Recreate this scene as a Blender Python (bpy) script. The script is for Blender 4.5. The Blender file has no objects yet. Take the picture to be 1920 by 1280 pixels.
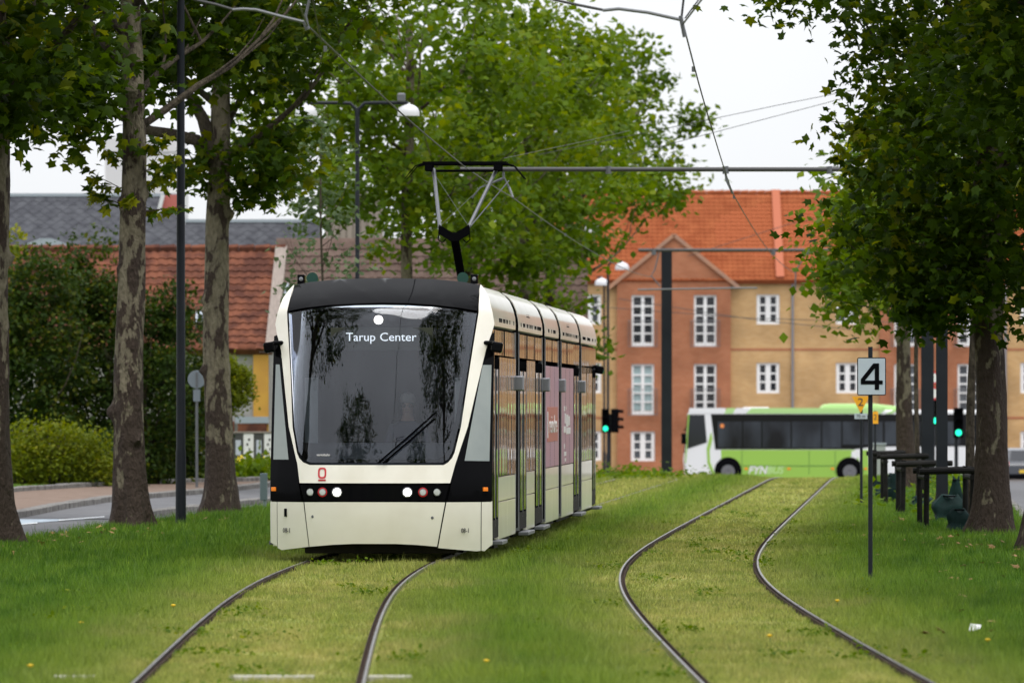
import bpy, bmesh, math, random
import numpy as np
from mathutils import Vector, Matrix, Euler
R = math.radians
random.seed(7)
sc = bpy.context.scene
COL = sc.collection
F, HY, CZ = 14400.0, 757.0, 1.8      # focal length in photo pixels, horizon row, eye height

# ------------------------------------------------------------------ camera
cam = bpy.data.cameras.new('camera')
cam.sensor_width = 36; cam.lens = 36 * F / 1920
cam.shift_y = (HY - 640) / 1920
cam.clip_start = 1; cam.clip_end = 5000
cam.dof.use_dof = True; cam.dof.focus_distance = 88; cam.dof.aperture_fstop = 5.6
co = bpy.data.objects.new('camera', cam); COL.objects.link(co)
co.location = (0, 0, CZ); co.rotation_euler = (R(90), 0, 0)
sc.camera = co

# ------------------------------------------------------------------ sky and sun (overcast)
SUN_EL, SUN_AZ = R(68), R(152)
w = bpy.data.worlds.new('World'); sc.world = w; w.use_nodes = True
nt = w.node_tree; nt.nodes.clear()
N = nt.nodes.new; L = nt.links.new
out = N('ShaderNodeOutputWorld'); bg = N('ShaderNodeBackground'); bg.inputs['Strength'].default_value = 0.1
sky = N('ShaderNodeTexSky'); sky.sky_type = 'NISHITA'; sky.sun_disc = False
sky.sun_elevation = SUN_EL; sky.sun_rotation = SUN_AZ
tc = N('ShaderNodeTexCoord'); sep = N('ShaderNodeSeparateXYZ'); L(tc.outputs['Generated'], sep.inputs[0])
mx = N('ShaderNodeMath'); mx.operation = 'MAXIMUM'; mx.inputs[1].default_value = 0; L(sep.outputs['Z'], mx.inputs[0])
ma = N('ShaderNodeMath'); ma.operation = 'MULTIPLY_ADD'; ma.inputs[1].default_value = 1.3; ma.inputs[2].default_value = 1
L(mx.outputs[0], ma.inputs[0])                       # overcast law: brighter towards the zenith
nz = N('ShaderNodeTexNoise'); nz.inputs['Scale'].default_value = 5; nz.inputs['Detail'].default_value = 5
L(tc.outputs['Generated'], nz.inputs['Vector'])
mr = N('ShaderNodeMapRange'); mr.inputs['From Min'].default_value = .35; mr.inputs['From Max'].default_value = .65
mr.inputs['To Min'].default_value = 5.9; mr.inputs['To Max'].default_value = 7.1; L(nz.outputs['Fac'], mr.inputs['Value'])
mm = N('ShaderNodeMath'); mm.operation = 'MULTIPLY'; L(ma.outputs[0], mm.inputs[0]); L(mr.outputs[0], mm.inputs[1])
cl = N('ShaderNodeVectorMath'); cl.operation = 'SCALE'; cl.inputs[0].default_value = (.965, .985, 1.02); L(mm.outputs[0], cl.inputs['Scale'])
mix = N('ShaderNodeMix'); mix.data_type = 'RGBA'; mix.inputs['Factor'].default_value = .95
L(sky.outputs[0], mix.inputs['A']); L(cl.outputs[0], mix.inputs['B'])
L(mix.outputs['Result'], bg.inputs['Color']); L(bg.outputs[0], out.inputs[0])
sun = bpy.data.lights.new('sun', 'SUN'); sun.energy = 1.5; sun.angle = R(34); sun.color = (1, .96, .9)
so = bpy.data.objects.new('sun', sun); COL.objects.link(so)
sd = Vector((math.sin(SUN_AZ) * math.cos(SUN_EL), math.cos(SUN_AZ) * math.cos(SUN_EL), math.sin(SUN_EL)))
so.rotation_euler = sd.to_track_quat('Z', 'Y').to_euler(); so.location = (0, -20, 60)
vs = sc.view_settings
vs.view_transform = 'Standard'; vs.look = 'None'; vs.gamma = 1; vs.use_curve_mapping = False; vs.exposure = 0.5
cy = sc.cycles
cy.use_denoising = True; cy.max_bounces = 8; cy.transparent_max_bounces = 16; cy.caustics_reflective = False; cy.caustics_refractive = False

# ------------------------------------------------------------------ places: a pixel of the photo at a distance, or on the ground
def P(px, py, D): return Vector(((px - 960) / F * D, D, CZ - (py - HY) / F * D))
def G(px, py, z=0.0):
    D = F * (CZ - z) / (py - HY); return Vector(((px - 960) / F * D, D, z))
def gz(D):
    if D < 175: return 0.0
    t = min(1, (D - 175) / 120.0); return -1.35 * t * t * (3 - 2 * t)
def XR(D):                                           # centre line of the outbound track
    u = (D - 80) / 7.0
    return 2.51 - .012 * D + .448 * (u if u > 30 else math.log1p(math.exp(u)))
def XL(D):
    if D <= 180: return XR(D) - 3.6
    return XR(180) - 3.6
def edgeL(D):
    return -7.0 + .075 * (D - 96) if D < 180 else -.7 + .05 * (D - 180)
def edgeR(D): return XR(D) + 4.3
def lerp(a, b, t): return a + (b - a) * t
def poly_x(pts, D):
    if D <= pts[0][0]: a, b = pts[0], pts[1]
    elif D >= pts[-1][0]: a, b = pts[-2], pts[-1]
    else:
        for a, b in zip(pts, pts[1:]):
            if a[0] <= D <= b[0]: break
    return lerp(a[1], b[1], (D - a[0]) / (b[0] - a[0]))

# ------------------------------------------------------------------ materials
def rgb(c): return (c[0], c[1], c[2], 1)
def mat(name, c, rough=.6, metal=0, spec=.5, coat=0, c2=None, scale=4, stretch=(1, 1, 1), lo=.35, hi=.65, bump=0, bscale=None, detail=4, emit=None, estr=0, world=False):
    m = bpy.data.materials.new(name); m.use_nodes = True
    t = m.node_tree; b = t.nodes['Principled BSDF']
    b.inputs['Base Color'].default_value = rgb(c); b.inputs['Roughness'].default_value = rough
    b.inputs['Metallic'].default_value = metal; b.inputs['Specular IOR Level'].default_value = spec
    b.inputs['Coat Weight'].default_value = coat; b.inputs['Coat Roughness'].default_value = .04
    if emit: b.inputs['Emission Color'].default_value = rgb(emit); b.inputs['Emission Strength'].default_value = estr
    if c2 or bump:
        if world:
            g = t.nodes.new('ShaderNodeNewGeometry'); src = g.outputs['Position']
        else:
            g = t.nodes.new('ShaderNodeTexCoord'); src = g.outputs['Object']
        mp = t.nodes.new('ShaderNodeMapping'); mp.inputs['Scale'].default_value = stretch; t.links.new(src, mp.inputs[0])
        n = t.nodes.new('ShaderNodeTexNoise'); n.inputs['Scale'].default_value = scale; n.inputs['Detail'].default_value = detail
        t.links.new(mp.outputs[0], n.inputs['Vector'])
        if c2:
            r = t.nodes.new('ShaderNodeValToRGB'); r.color_ramp.elements[0].position = lo; r.color_ramp.elements[1].position = hi
            r.color_ramp.elements[0].color = rgb(c); r.color_ramp.elements[1].color = rgb(c2)
            t.links.new(n.outputs['Fac'], r.inputs[0]); t.links.new(r.outputs[0], b.inputs['Base Color'])
        if bump:
            n2 = n
            if bscale:
                n2 = t.nodes.new('ShaderNodeTexNoise'); n2.inputs['Scale'].default_value = bscale; n2.inputs['Detail'].default_value = 4
                t.links.new(mp.outputs[0], n2.inputs['Vector'])
            bu = t.nodes.new('ShaderNodeBump'); bu.inputs['Strength'].default_value = bump; bu.inputs['Distance'].default_value = .03
            t.links.new(n2.outputs['Fac'], bu.inputs['Height']); t.links.new(bu.outputs[0], b.inputs['Normal'])
    return m

def leaf_mat(name, dark, midc, light, trans=.38):
    m = bpy.data.materials.new(name); m.use_nodes = True
    t = m.node_tree; t.nodes.clear(); n = t.nodes.new; l = t.links.new
    o = n('ShaderNodeOutputMaterial'); a = n('ShaderNodeAttribute'); a.attribute_name = 'tint'
    r = n('ShaderNodeValToRGB'); e = r.color_ramp.elements
    e[0].position = 0; e[0].color = rgb(dark); e[1].position = 1; e[1].color = rgb(light)
    x = e.new(.6); x.color = rgb(midc); l(a.outputs['Fac'], r.inputs[0])
    p = n('ShaderNodeBsdfPrincipled'); p.inputs['Roughness'].default_value = .55; p.inputs['Specular IOR Level'].default_value = .1
    l(r.outputs[0], p.inputs['Base Color'])
    tr = n('ShaderNodeBsdfTranslucent')
    hs = n('ShaderNodeHueSaturation'); hs.inputs['Hue'].default_value = .485; hs.inputs['Saturation'].default_value = 1.1; hs.inputs['Value'].default_value = 1.7
    l(r.outputs[0], hs.inputs['Color']); l(hs.outputs[0], tr.inputs['Color'])
    mi = n('ShaderNodeMixShader'); mi.inputs[0].default_value = trans
    l(p.outputs[0], mi.inputs[1]); l(tr.outputs[0], mi.inputs[2]); l(mi.outputs[0], o.inputs[0])
    return m

M = {}
M['cream'] = mat('cream_paint', (.84, .80, .715), .28, coat=.5, c2=(.74, .69, .60), scale=2.2, lo=.4, hi=.85, detail=9)
M['tblack'] = mat('black_gloss', (.004, .004, .005), .05, spec=.04)
M['matblack'] = mat('matt_black', (.005, .005, .006), .55, spec=0)
M['rubber'] = mat('bellows_rubber', (.005, .005, .006), .6, spec=0)
M['dirty'] = mat('dark_underframe', (.012, .011, .01), .8, spec=.15, c2=(.022, .019, .016), scale=6)
M['alu'] = mat('brushed_aluminium', (.3, .3, .33), .4, metal=.8)
M['greymetal'] = mat('grey_metal', (.14, .145, .155), .45, metal=.5)
M['steel'] = mat('polished_rail', (.3, .29, .28), .32, metal=1, c2=(.17, .15, .13), scale=3, world=True)
M['rust'] = mat('rusty_rail', (.025, .016, .012), .9, spec=.1, c2=(.055, .034, .024), scale=12, world=True)
M['mast'] = mat('mast_paint', (.010, .012, .017), .5, spec=.2, c2=(.015, .018, .023), scale=1.5)
M['cable'] = mat('cable', (.03, .03, .032), .5)
M['pink'] = mat('pink_advert', (.42, .17, .25), .3, spec=.3, c2=(.36, .17, .29), scale=.5, lo=.3, hi=.7)
M['orangead'] = mat('orange_advert', (.45, .09, .05), .35, spec=.2)
M['whiteprint'] = mat('white_print', (.75, .73, .74), .4)
M['red'] = mat('red_print', (.55, .02, .03), .35)
M['dkprint'] = mat('dark_print', (.05, .05, .05), .5)
M['amber'] = mat('amber_lens', (.8, .2, .01), .2, emit=(1, .25, .02), estr=.15)
M['lampon'] = mat('lit_headlamp', (.9, .9, .9), .3, emit=(1, .97, .9), estr=6)
M['ledw'] = mat('led_white', (.9, .9, .9), .3, emit=(.95, .97, 1), estr=1.1)
M['lampoff'] = mat('clear_lamp', (.55, .57, .58), .15)
M['redlens'] = mat('red_lens', (.5, .02, .03), .15)
M['green_on'] = mat('green_signal', (.0, .5, .3), .3, emit=(.02, 1, .55), estr=1.3)
M['horn'] = mat('green_horn', (.01, .06, .045), .4)
M['skin'] = mat('skin', (.5, .3, .22), .6); M['navy'] = mat('navy_uniform', (.03, .035, .06), .8); M['hair'] = mat('grey_hair', (.3, .28, .26), .7)
M['cab'] = mat('cab_grey', (.03, .03, .035), .7, spec=.2); M['cablight'] = mat('cab_light_panel', (.4, .43, .43), .5); M['dash'] = mat('dashboard', (.1, .105, .12), .7, spec=.2)
M['asphalt'] = mat('asphalt', (.07, .07, .076), .85, c2=(.105, .105, .112), scale=1.2, bump=.2, bscale=30, world=True)
M['paving'] = mat('paving', (.14, .1, .078), .9, spec=.1, c2=(.2, .145, .115), scale=2, bump=.3, bscale=20, world=True)
M['granite'] = mat('granite', (.11, .105, .1), .85, spec=.1, c2=(.22, .21, .2), scale=6, bump=.3, world=True)
M['markwhite'] = mat('road_paint', (.62, .64, .66), .7, c2=(.4, .41, .42), scale=6, world=True)
M['markblue'] = mat('blue_road_paint', (.36, .43, .5), .7, c2=(.28, .33, .38), scale=5, world=True)
M['earth'] = mat('earth', (.09, .07, .045), .95, c2=(.05, .06, .02), scale=1.0, world=True)
M['white'] = mat('white_paint', (.8, .8, .8), .45)
M['wglass'] = mat('window_glass', (.02, .022, .028), .06)
M['tglass'] = mat('teal_curtained_glass', (.33, .43, .44), .12)
M['zinc'] = mat('zinc', (.33, .37, .42), .45, metal=.3)
M['enamel'] = mat('white_lamp_enamel', (.6, .6, .63), .4)
M['tubegrey'] = mat('tube_grey', (.07, .068, .07), .5, spec=.3)
M['wood'] = mat('weathered_wood', (.3, .25, .22), .85, c2=(.22, .18, .16), scale=5, stretch=(6, 1, .3))
M['stakewood'] = mat('black_stake', (.006, .006, .006), .8, spec=.12, c2=(.013, .012, .011), scale=8)
M['bag'] = mat('watering_bag', (.005, .015, .014), .6, spec=.08, c2=(.01, .028, .026), scale=4, bump=.6)
M['signgrey'] = mat('sign_reflective', (.42, .48, .55), .5, c2=(.46, .52, .58), scale=3)
M['signback'] = mat('sign_back', (.16, .19, .22), .5)
M['yellow'] = mat('sign_yellow', (.85, .38, .01), .5)
M['leafA'] = leaf_mat('plane_leaves', (.012, .03, .002), (.042, .08, .003), (.19, .2, .008), .48)
M['leafB'] = leaf_mat('light_plane_leaves', (.04, .085, .004), (.095, .155, .007), (.22, .25, .015), .38)  # same plane leaves, brighter: the far crowns' light is put into the colour
M['leafC'] = leaf_mat('shrub_leaves', (.014, .032, .006), (.034, .06, .008), (.15, .14, .012), .3)
M['leafD'] = leaf_mat('yellow_shrub_leaves', (.07, .1, .008), (.13, .16, .012), (.26, .24, .025), .36)
M['leafE'] = leaf_mat('poplar_leaves', (.05, .085, .035), (.09, .13, .06), (.16, .2, .11), .3)

def bark_mat(name, seed, split=1.7, pale=(.19, .165, .115), brown=(.05, .036, .028), amount=.5):
    m = bpy.data.materials.new(name); m.use_nodes = True; t = m.node_tree; b = t.nodes['Principled BSDF']; n = t.nodes.new; l = t.links.new
    b.inputs['Roughness'].default_value = .85; b.inputs['Specular IOR Level'].default_value = .2
    tc = n('ShaderNodeTexCoord'); mp = n('ShaderNodeMapping'); mp.inputs['Location'].default_value = (seed * 3.1, seed * 1.7, seed); mp.inputs['Scale'].default_value = (1, 1, .45)
    l(tc.outputs['Object'], mp.inputs[0])
    a = n('ShaderNodeTexNoise'); a.inputs['Scale'].default_value = 5.5; a.inputs['Detail'].default_value = 5; a.inputs['Roughness'].default_value = .6; a.inputs['Distortion'].default_value = .25; l(mp.outputs[0], a.inputs['Vector'])
    sx = n('ShaderNodeSeparateXYZ'); l(tc.outputs['Object'], sx.inputs[0])
    zr = n('ShaderNodeMapRange'); zr.inputs['From Min'].default_value = .1; zr.inputs['From Max'].default_value = split * 1.8
    zr.inputs['To Min'].default_value = -.16; zr.inputs['To Max'].default_value = .03; l(sx.outputs['Z'], zr.inputs['Value'])
    ad = n('ShaderNodeMath'); l(a.outputs['Fac'], ad.inputs[0]); l(zr.outputs[0], ad.inputs[1])
    r = n('ShaderNodeValToRGB'); r.color_ramp.interpolation = 'LINEAR'; e = r.color_ramp.elements
    e[0].position = amount - .02; e[0].color = rgb(brown); e[1].position = amount + .015; e[1].color = rgb(tuple(x * .8 for x in pale))
    x = e.new(amount + .13); x.color = rgb(pale); l(ad.outputs[0], r.inputs[0])
    v = n('ShaderNodeTexNoise'); v.inputs['Scale'].default_value = 22; v.inputs['Detail'].default_value = 5; l(mp.outputs[0], v.inputs['Vector'])
    mi = n('ShaderNodeMix'); mi.data_type = 'RGBA'; mi.blend_type = 'MULTIPLY'; mi.inputs['Factor'].default_value = .55
    l(r.outputs[0], mi.inputs['A'])
    rr = n('ShaderNodeValToRGB'); rr.color_ramp.elements[0].position = .3; rr.color_ramp.elements[1].position = .6; rr.color_ramp.elements[0].color = (.45, .43, .4, 1)
    l(v.outputs['Fac'], rr.inputs[0]); l(rr.outputs[0], mi.inputs['B']); l(mi.outputs['Result'], b.inputs['Base Color'])
    bu = n('ShaderNodeBump'); bu.inputs['Strength'].default_value = .9; bu.inputs['Distance'].default_value = .07
    h = n('ShaderNodeMath'); h.operation = 'MULTIPLY_ADD'; l(ad.outputs[0], h.inputs[0]); h.inputs[1].default_value = -1.0; l(v.outputs['Fac'], h.inputs[2])
    l(h.outputs[0], bu.inputs['Height']); l(bu.outputs[0], b.inputs['Normal'])
    return m
BARK = [bark_mat('plane_bark', i, sp, amount=am) for i, (sp, am) in enumerate([(1.5, .52), (2.0, .52), (1.7, .51), (1.2, .49), (1.5, .48)])]
BARKD = bark_mat('dull_bark', 9, .8, pale=(.085, .07, .05), brown=(.05, .04, .03))

def glass_mat():
    m = bpy.data.materials.new('windscreen_glass'); m.use_nodes = True; t = m.node_tree; t.nodes.clear(); n = t.nodes.new; l = t.links.new
    o = n('ShaderNodeOutputMaterial'); tr = n('ShaderNodeBsdfTransparent'); tr.inputs[0].default_value = (.72, .75, .78, 1)
    gl = n('ShaderNodeBsdfGlossy'); gl.inputs['Roughness'].default_value = .01; gl.inputs['Color'].default_value = (.95, .96, 1, 1)
    fr = n('ShaderNodeFresnel'); fr.inputs['IOR'].default_value = 1.46
    tcn = n('ShaderNodeTexCoord'); mp = n('ShaderNodeMapping'); mp.inputs['Scale'].default_value = (3, 1, .5); l(tcn.outputs['Object'], mp.inputs[0])
    nn = n('ShaderNodeTexNoise'); nn.inputs['Scale'].default_value = 1.2; nn.inputs['Detail'].default_value = 1; l(mp.outputs[0], nn.inputs['Vector'])
    bu = n('ShaderNodeBump'); bu.inputs['Strength'].default_value = .06; bu.inputs['Distance'].default_value = .05; l(nn.outputs['Fac'], bu.inputs['Height'])
    l(bu.outputs[0], gl.inputs['Normal'])
    mi = n('ShaderNodeMixShader'); l(fr.outputs[0], mi.inputs[0]); l(tr.outputs[0], mi.inputs[1]); l(gl.outputs[0], mi.inputs[2]); l(mi.outputs[0], o.inputs[0])
    return m
M['screen'] = glass_mat()
def side_glass():
    m = mat('tinted_side_glass', (.006, .006, .006), .0, spec=.3)
    t = m.node_tree; b = t.nodes['Principled BSDF']; b.inputs['IOR'].default_value = 1.6
    n = t.nodes.new; l = t.links.new
    tcn = n('ShaderNodeTexCoord'); mp = n('ShaderNodeMapping'); mp.inputs['Scale'].default_value = (1, 1.6, .04); l(tcn.outputs['Object'], mp.inputs[0])
    nn = n('ShaderNodeTexNoise'); nn.inputs['Scale'].default_value = 1.6; nn.inputs['Detail'].default_value = 2; l(mp.outputs[0], nn.inputs['Vector'])
    bu = n('ShaderNodeBump'); bu.inputs['Strength'].default_value = .5; bu.inputs['Distance'].default_value = .06; l(nn.outputs['Fac'], bu.inputs['Height'])
    l(bu.outputs[0], b.inputs['Normal'])
    return m
M['sglass'] = side_glass()

# ------------------------------------------------------------------ mesh helpers
class MB:
    def __init__(s): s.v, s.f = [], []
    def add(s, vs, fs):
        o = len(s.v); s.v += [tuple(x) for x in vs]; s.f += [tuple(i + o for i in q) for q in fs]; return s
    def box(s, x0, x1, y0, y1, z0, z1):
        return s.add([(x, y, z) for z in (z0, z1) for y in (y0, y1) for x in (x0, x1)], [(0, 2, 3, 1), (4, 5, 7, 6), (0, 1, 5, 4), (2, 6, 7, 3), (0, 4, 6, 2), (1, 3, 7, 5)])
    def obox(s, c, size, rot=None):
        a, b, d = [k / 2 for k in size]; m = rot or Matrix.Identity(3); c = Vector(c)
        vs = [c + m @ Vector((x, y, z)) for z in (-d, d) for y in (-b, b) for x in (-a, a)]
        return s.add(vs, [(0, 2, 3, 1), (4, 5, 7, 6), (0, 1, 5, 4), (2, 6, 7, 3), (0, 4, 6, 2), (1, 3, 7, 5)])
    def tube(s, pts, r, n=8, wob=None):
        pts = [Vector(p) for p in pts]; k = len(pts); rs = r if isinstance(r, (list, tuple)) else [r] * k
        vs = []; up = None
        for i, p in enumerate(pts):
            d = (pts[min(i + 1, k - 1)] - pts[max(i - 1, 0)]).normalized()
            if up is None: up = d.orthogonal().normalized()
            up = (up - d * up.dot(d)).normalized(); sd_ = d.cross(up)
            for j in range(n):
                a = 2 * math.pi * j / n; rr = rs[i] * (wob(i, a, p) if wob else 1)
                vs.append(p + (up * math.cos(a) + sd_ * math.sin(a)) * rr)
        fs = [(i * n + j, i * n + (j + 1) % n, (i + 1) * n + (j + 1) % n, (i + 1) * n + j) for i in range(k - 1) for j in range(n)]
        fs += [tuple(range(n - 1, -1, -1)), tuple(range((k - 1) * n, k * n))]
        return s.add(vs, fs)
    def prism(s, poly, fn, d0, d1):
        n = len(poly); vs = [fn(a, b, d0) for a, b in poly] + [fn(a, b, d1) for a, b in poly]
        return s.add(vs, [tuple(range(n)), tuple(range(2 * n - 1, n - 1, -1))] + [(i, i + n, (i + 1) % n + n, (i + 1) % n) for i in range(n)])
    def lathe(s, prof, n=16, at=(0, 0, 0), axis='Z', caps=True):
        at = Vector(at); vs = []
        for r, h in prof:
            for j in range(n):
                a = 2 * math.pi * j / n; x, y = r * math.cos(a), r * math.sin(a)
                vs.append(at + Vector((x, y, h) if axis == 'Z' else (x, h, y) if axis == 'Y' else (h, x, y)))
        k = len(prof)
        fs = [(i * n + j, i * n + (j + 1) % n, (i + 1) * n + (j + 1) % n, (i + 1) * n + j) for i in range(k - 1) for j in range(n)]
        if caps: fs += [tuple(range(n - 1, -1, -1)), tuple(range((k - 1) * n, k * n))]
        return s.add(vs, fs)
    def mesh(s, name, m, smooth=False):
        me = bpy.data.meshes.new(name); me.from_pydata(s.v, [], s.f)
        if m: me.materials.append(m)
        bm = bmesh.new(); bm.from_mesh(me); bmesh.ops.recalc_face_normals(bm, faces=bm.faces); bm.to_mesh(me); bm.free()
        if smooth:
            me.shade_smooth(); me.set_sharp_from_angle(angle=R(38))
        return me
    def build(s, name, m, parent=None, smooth=False, bevel=0, loc=None):
        return link(name, s.mesh(name, m, smooth), parent, bevel=bevel, loc=loc)
def link(name, me, parent=None, mw=None, bevel=0, loc=None):
    o = bpy.data.objects.new(name, me); COL.objects.link(o)
    if parent: o.parent = parent
    if mw is not None: o.matrix_local = mw
    if loc is not None: o.location = loc
    if bevel:
        b = o.modifiers.new('bevel', 'BEVEL'); b.width = bevel; b.segments = 2; b.limit_method = 'ANGLE'
    return o
def tag(o, label, cat, group=None):
    o['label'] = label; o['category'] = cat
    if group: o['group'] = group
    return o
def thing(name, label, cat, loc=(0, 0, 0), rz=0, group=None):
    o = bpy.data.objects.new(name, None); COL.objects.link(o); o.location = loc; o.rotation_euler = (0, 0, rz); o.empty_display_size = .2
    return tag(o, label, cat, group)
def kind(o, k): o['kind'] = k; return o
def copy_tree(o, parent=None):
    c = o.copy(); COL.objects.link(c); c.parent = parent
    for ch in o.children: copy_tree(ch, c)
    return c
def text(name, body, size, m, parent, loc, rot=(R(90), 0, 0), width=None, bold=0, shear=0, xs=1, ext=.002):
    cu = bpy.data.curves.new(name, 'FONT'); cu.body = body; cu.size = size; cu.align_x = 'CENTER'; cu.align_y = 'CENTER'; cu.extrude = ext; cu.offset = bold; cu.shear = shear; cu.resolution_u = 3
    t = bpy.data.objects.new(name, cu); COL.objects.link(t); bpy.context.view_layer.update()
    dg = bpy.context.evaluated_depsgraph_get(); me = bpy.data.meshes.new_from_object(t.evaluated_get(dg)); bpy.data.objects.remove(t)
    me.materials.clear(); me.materials.append(m)
    v = np.empty(len(me.vertices) * 3); me.vertices.foreach_get('co', v); v = v.reshape(-1, 3)
    if len(v):
        wd = v[:, 0].max() - v[:, 0].min()
        if width: v[:, 0] *= width / wd
        v[:, 0] *= xs
        me.vertices.foreach_set('co', v.ravel())
    o = link(name, me, parent); o.location = loc; o.rotation_euler = rot
    return o
def np_mesh(name, v, f, m, tint=None, smooth=False):
    """v (n,3), f (k,c) all faces with c corners."""
    me = bpy.data.meshes.new(name); k, c = f.shape
    me.vertices.add(len(v)); me.vertices.foreach_set('co', np.ascontiguousarray(v, dtype=np.float32).ravel())
    me.loops.add(k * c); me.loops.foreach_set('vertex_index', np.ascontiguousarray(f, dtype=np.int32).ravel())
    me.polygons.add(k); me.polygons.foreach_set('loop_start', np.arange(0, k * c, c, dtype=np.int32))
    me.polygons.foreach_set('loop_total', np.full(k, c, dtype=np.int32))
    if m: me.materials.append(m)
    if tint is not None:
        a = me.attributes.new('tint', 'FLOAT', 'POINT'); a.data.foreach_set('value', np.ascontiguousarray(tint, dtype=np.float32))
    me.update(calc_edges=True); me.validate()
    return me

# ------------------------------------------------------------------ leaves
def lobed():
    ang = [0, 28, 60, 92, 126, 180, 234, 268, 300, 332]; rad = [.62, .31, .55, .29, .42, .3, .42, .29, .55, .31]
    v = [(.36, 0, .03)] + [(.36 + r * math.cos(R(a)), r * math.sin(R(a)), -.22 * abs(r * math.sin(R(a))) - .12 * max(0, r * math.cos(R(a)))) for a, r in zip(ang, rad)]
    return np.array(v), np.array([(0, i, i % 10 + 1) for i in range(1, 11)])
def simple():
    v = [(0, 0, 0), (.45, .42, -.1), (1, 0, -.08), (.45, -.42, -.1), (.4, 0, .03)]
    return np.array(v), np.array([(4, 0, 1), (4, 1, 2), (4, 2, 3), (4, 3, 0)])
def tiny():
    return np.array([(0, 0, 0), (.5, .33, -.04), (1, 0, 0), (.5, -.33, -.04)]), np.array([(0, 1, 2), (0, 2, 3)])
LOBED, SIMPLE, TINY = lobed(), simple(), tiny()
def leaf_arrays(pos, size, tpl, rng, tilt=.6, droop=.25):
    tv, tf = tpl; n = len(pos); k = len(tv)
    yaw = rng.uniform(0, 2 * np.pi, n); a = rng.normal(droop, tilt, n); b = rng.normal(0, tilt, n)
    cy_, sy = np.cos(yaw), np.sin(yaw); ca, sa = np.cos(a), np.sin(a); cb, sb = np.cos(b), np.sin(b)
    X = tv[:, 0][None]; Y = tv[:, 1][None]; Z = tv[:, 2][None]
    y1 = Y * cb[:, None] - Z * sb[:, None]; z1 = Y * sb[:, None] + Z * cb[:, None]
    x2 = X * ca[:, None] + z1 * sa[:, None]; z2 = -X * sa[:, None] + z1 * ca[:, None]
    x3 = x2 * cy_[:, None] - y1 * sy[:, None]; y3 = x2 * sy[:, None] + y1 * cy_[:, None]
    v = np.stack([x3, y3, z2], -1) * size[:, None, None] + pos[:, None, :]
    f = tf[None] + (np.arange(n) * k)[:, None, None]
    return v.reshape(-1, 3), f.reshape(-1, 3), k
def blob_points(blobs, rng, per=45, sd=.3):
    """blobs: (cx,cy,cz,rx,ry,rz,n leaves): leaves in clusters spread through each ellipsoid, thicker towards its skin."""
    pts, tint = [], []
    for cx, cyy, cz, rx, ry, rz, n in blobs:
        nc = max(3, n // per)
        d = rng.normal(size=(nc, 3)); d /= np.linalg.norm(d, axis=1)[:, None]
        r = rng.uniform(.05, 1, nc) ** (1 / 2.6)
        c = d * r[:, None] * np.array([rx, ry, rz]) + np.array([cx, cyy, cz])
        i = rng.integers(0, nc, n)
        p = c[i] + rng.normal(size=(n, 3)) * np.array([sd, sd, sd * .62]) * rng.uniform(.6, 1.4, nc)[i][:, None]
        ct = rng.uniform(0, 1, nc)
        pts.append(p); tint.append(np.clip(ct[i] * .55 + rng.uniform(0, .45, n) ** 1.3, 0, 1))
    return np.concatenate(pts), np.concatenate(tint)
def foliage(name, blobs, size, tpl, m, seed, per=45, sd=.3, tilt=.6, droop=.25):
    rng = np.random.default_rng(seed)
    p, t = blob_points(blobs, rng, per, sd)
    v, f, k = leaf_arrays(p, rng.uniform(.65, 1.25, len(p)) * size, tpl, rng, tilt, droop)
    return np_mesh(name, v, f, m, np.repeat(t, k))

# ------------------------------------------------------------------ ground
def strip(name, fl, fr, D0, D1, dz, m, nx=1, step=2.0, kindv='structure', skirt=0):
    n = max(2, int((D1 - D0) / step) + 1); b = MB(); vs = []
    for i in range(n):
        D = lerp(D0, D1, i / (n - 1))
        for j in range(nx + 1): vs.append((lerp(fl(D), fr(D), j / nx), D, gz(D) + dz))
    k = nx + 1; fs = [(i * k + j, i * k + j + 1, (i + 1) * k + j + 1, (i + 1) * k + j) for i in range(n - 1) for j in range(nx)]
    if skirt:
        o = len(vs)
        for i in range(n):
            for j in (0, nx): x, y, z = vs[i * k + j]; vs.append((x, y, z - skirt))
        for i in range(n - 1):
            fs += [(i * k, (i + 1) * k, o + (i + 1) * 2, o + i * 2), (i * k + nx, o + i * 2 + 1, o + (i + 1) * 2 + 1, (i + 1) * k + nx)]
        fs += [tuple([0, *range(1, k), o + 1, o])]
    b.add(vs, fs); o = b.build(name, m); return kind(o, kindv)
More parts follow.
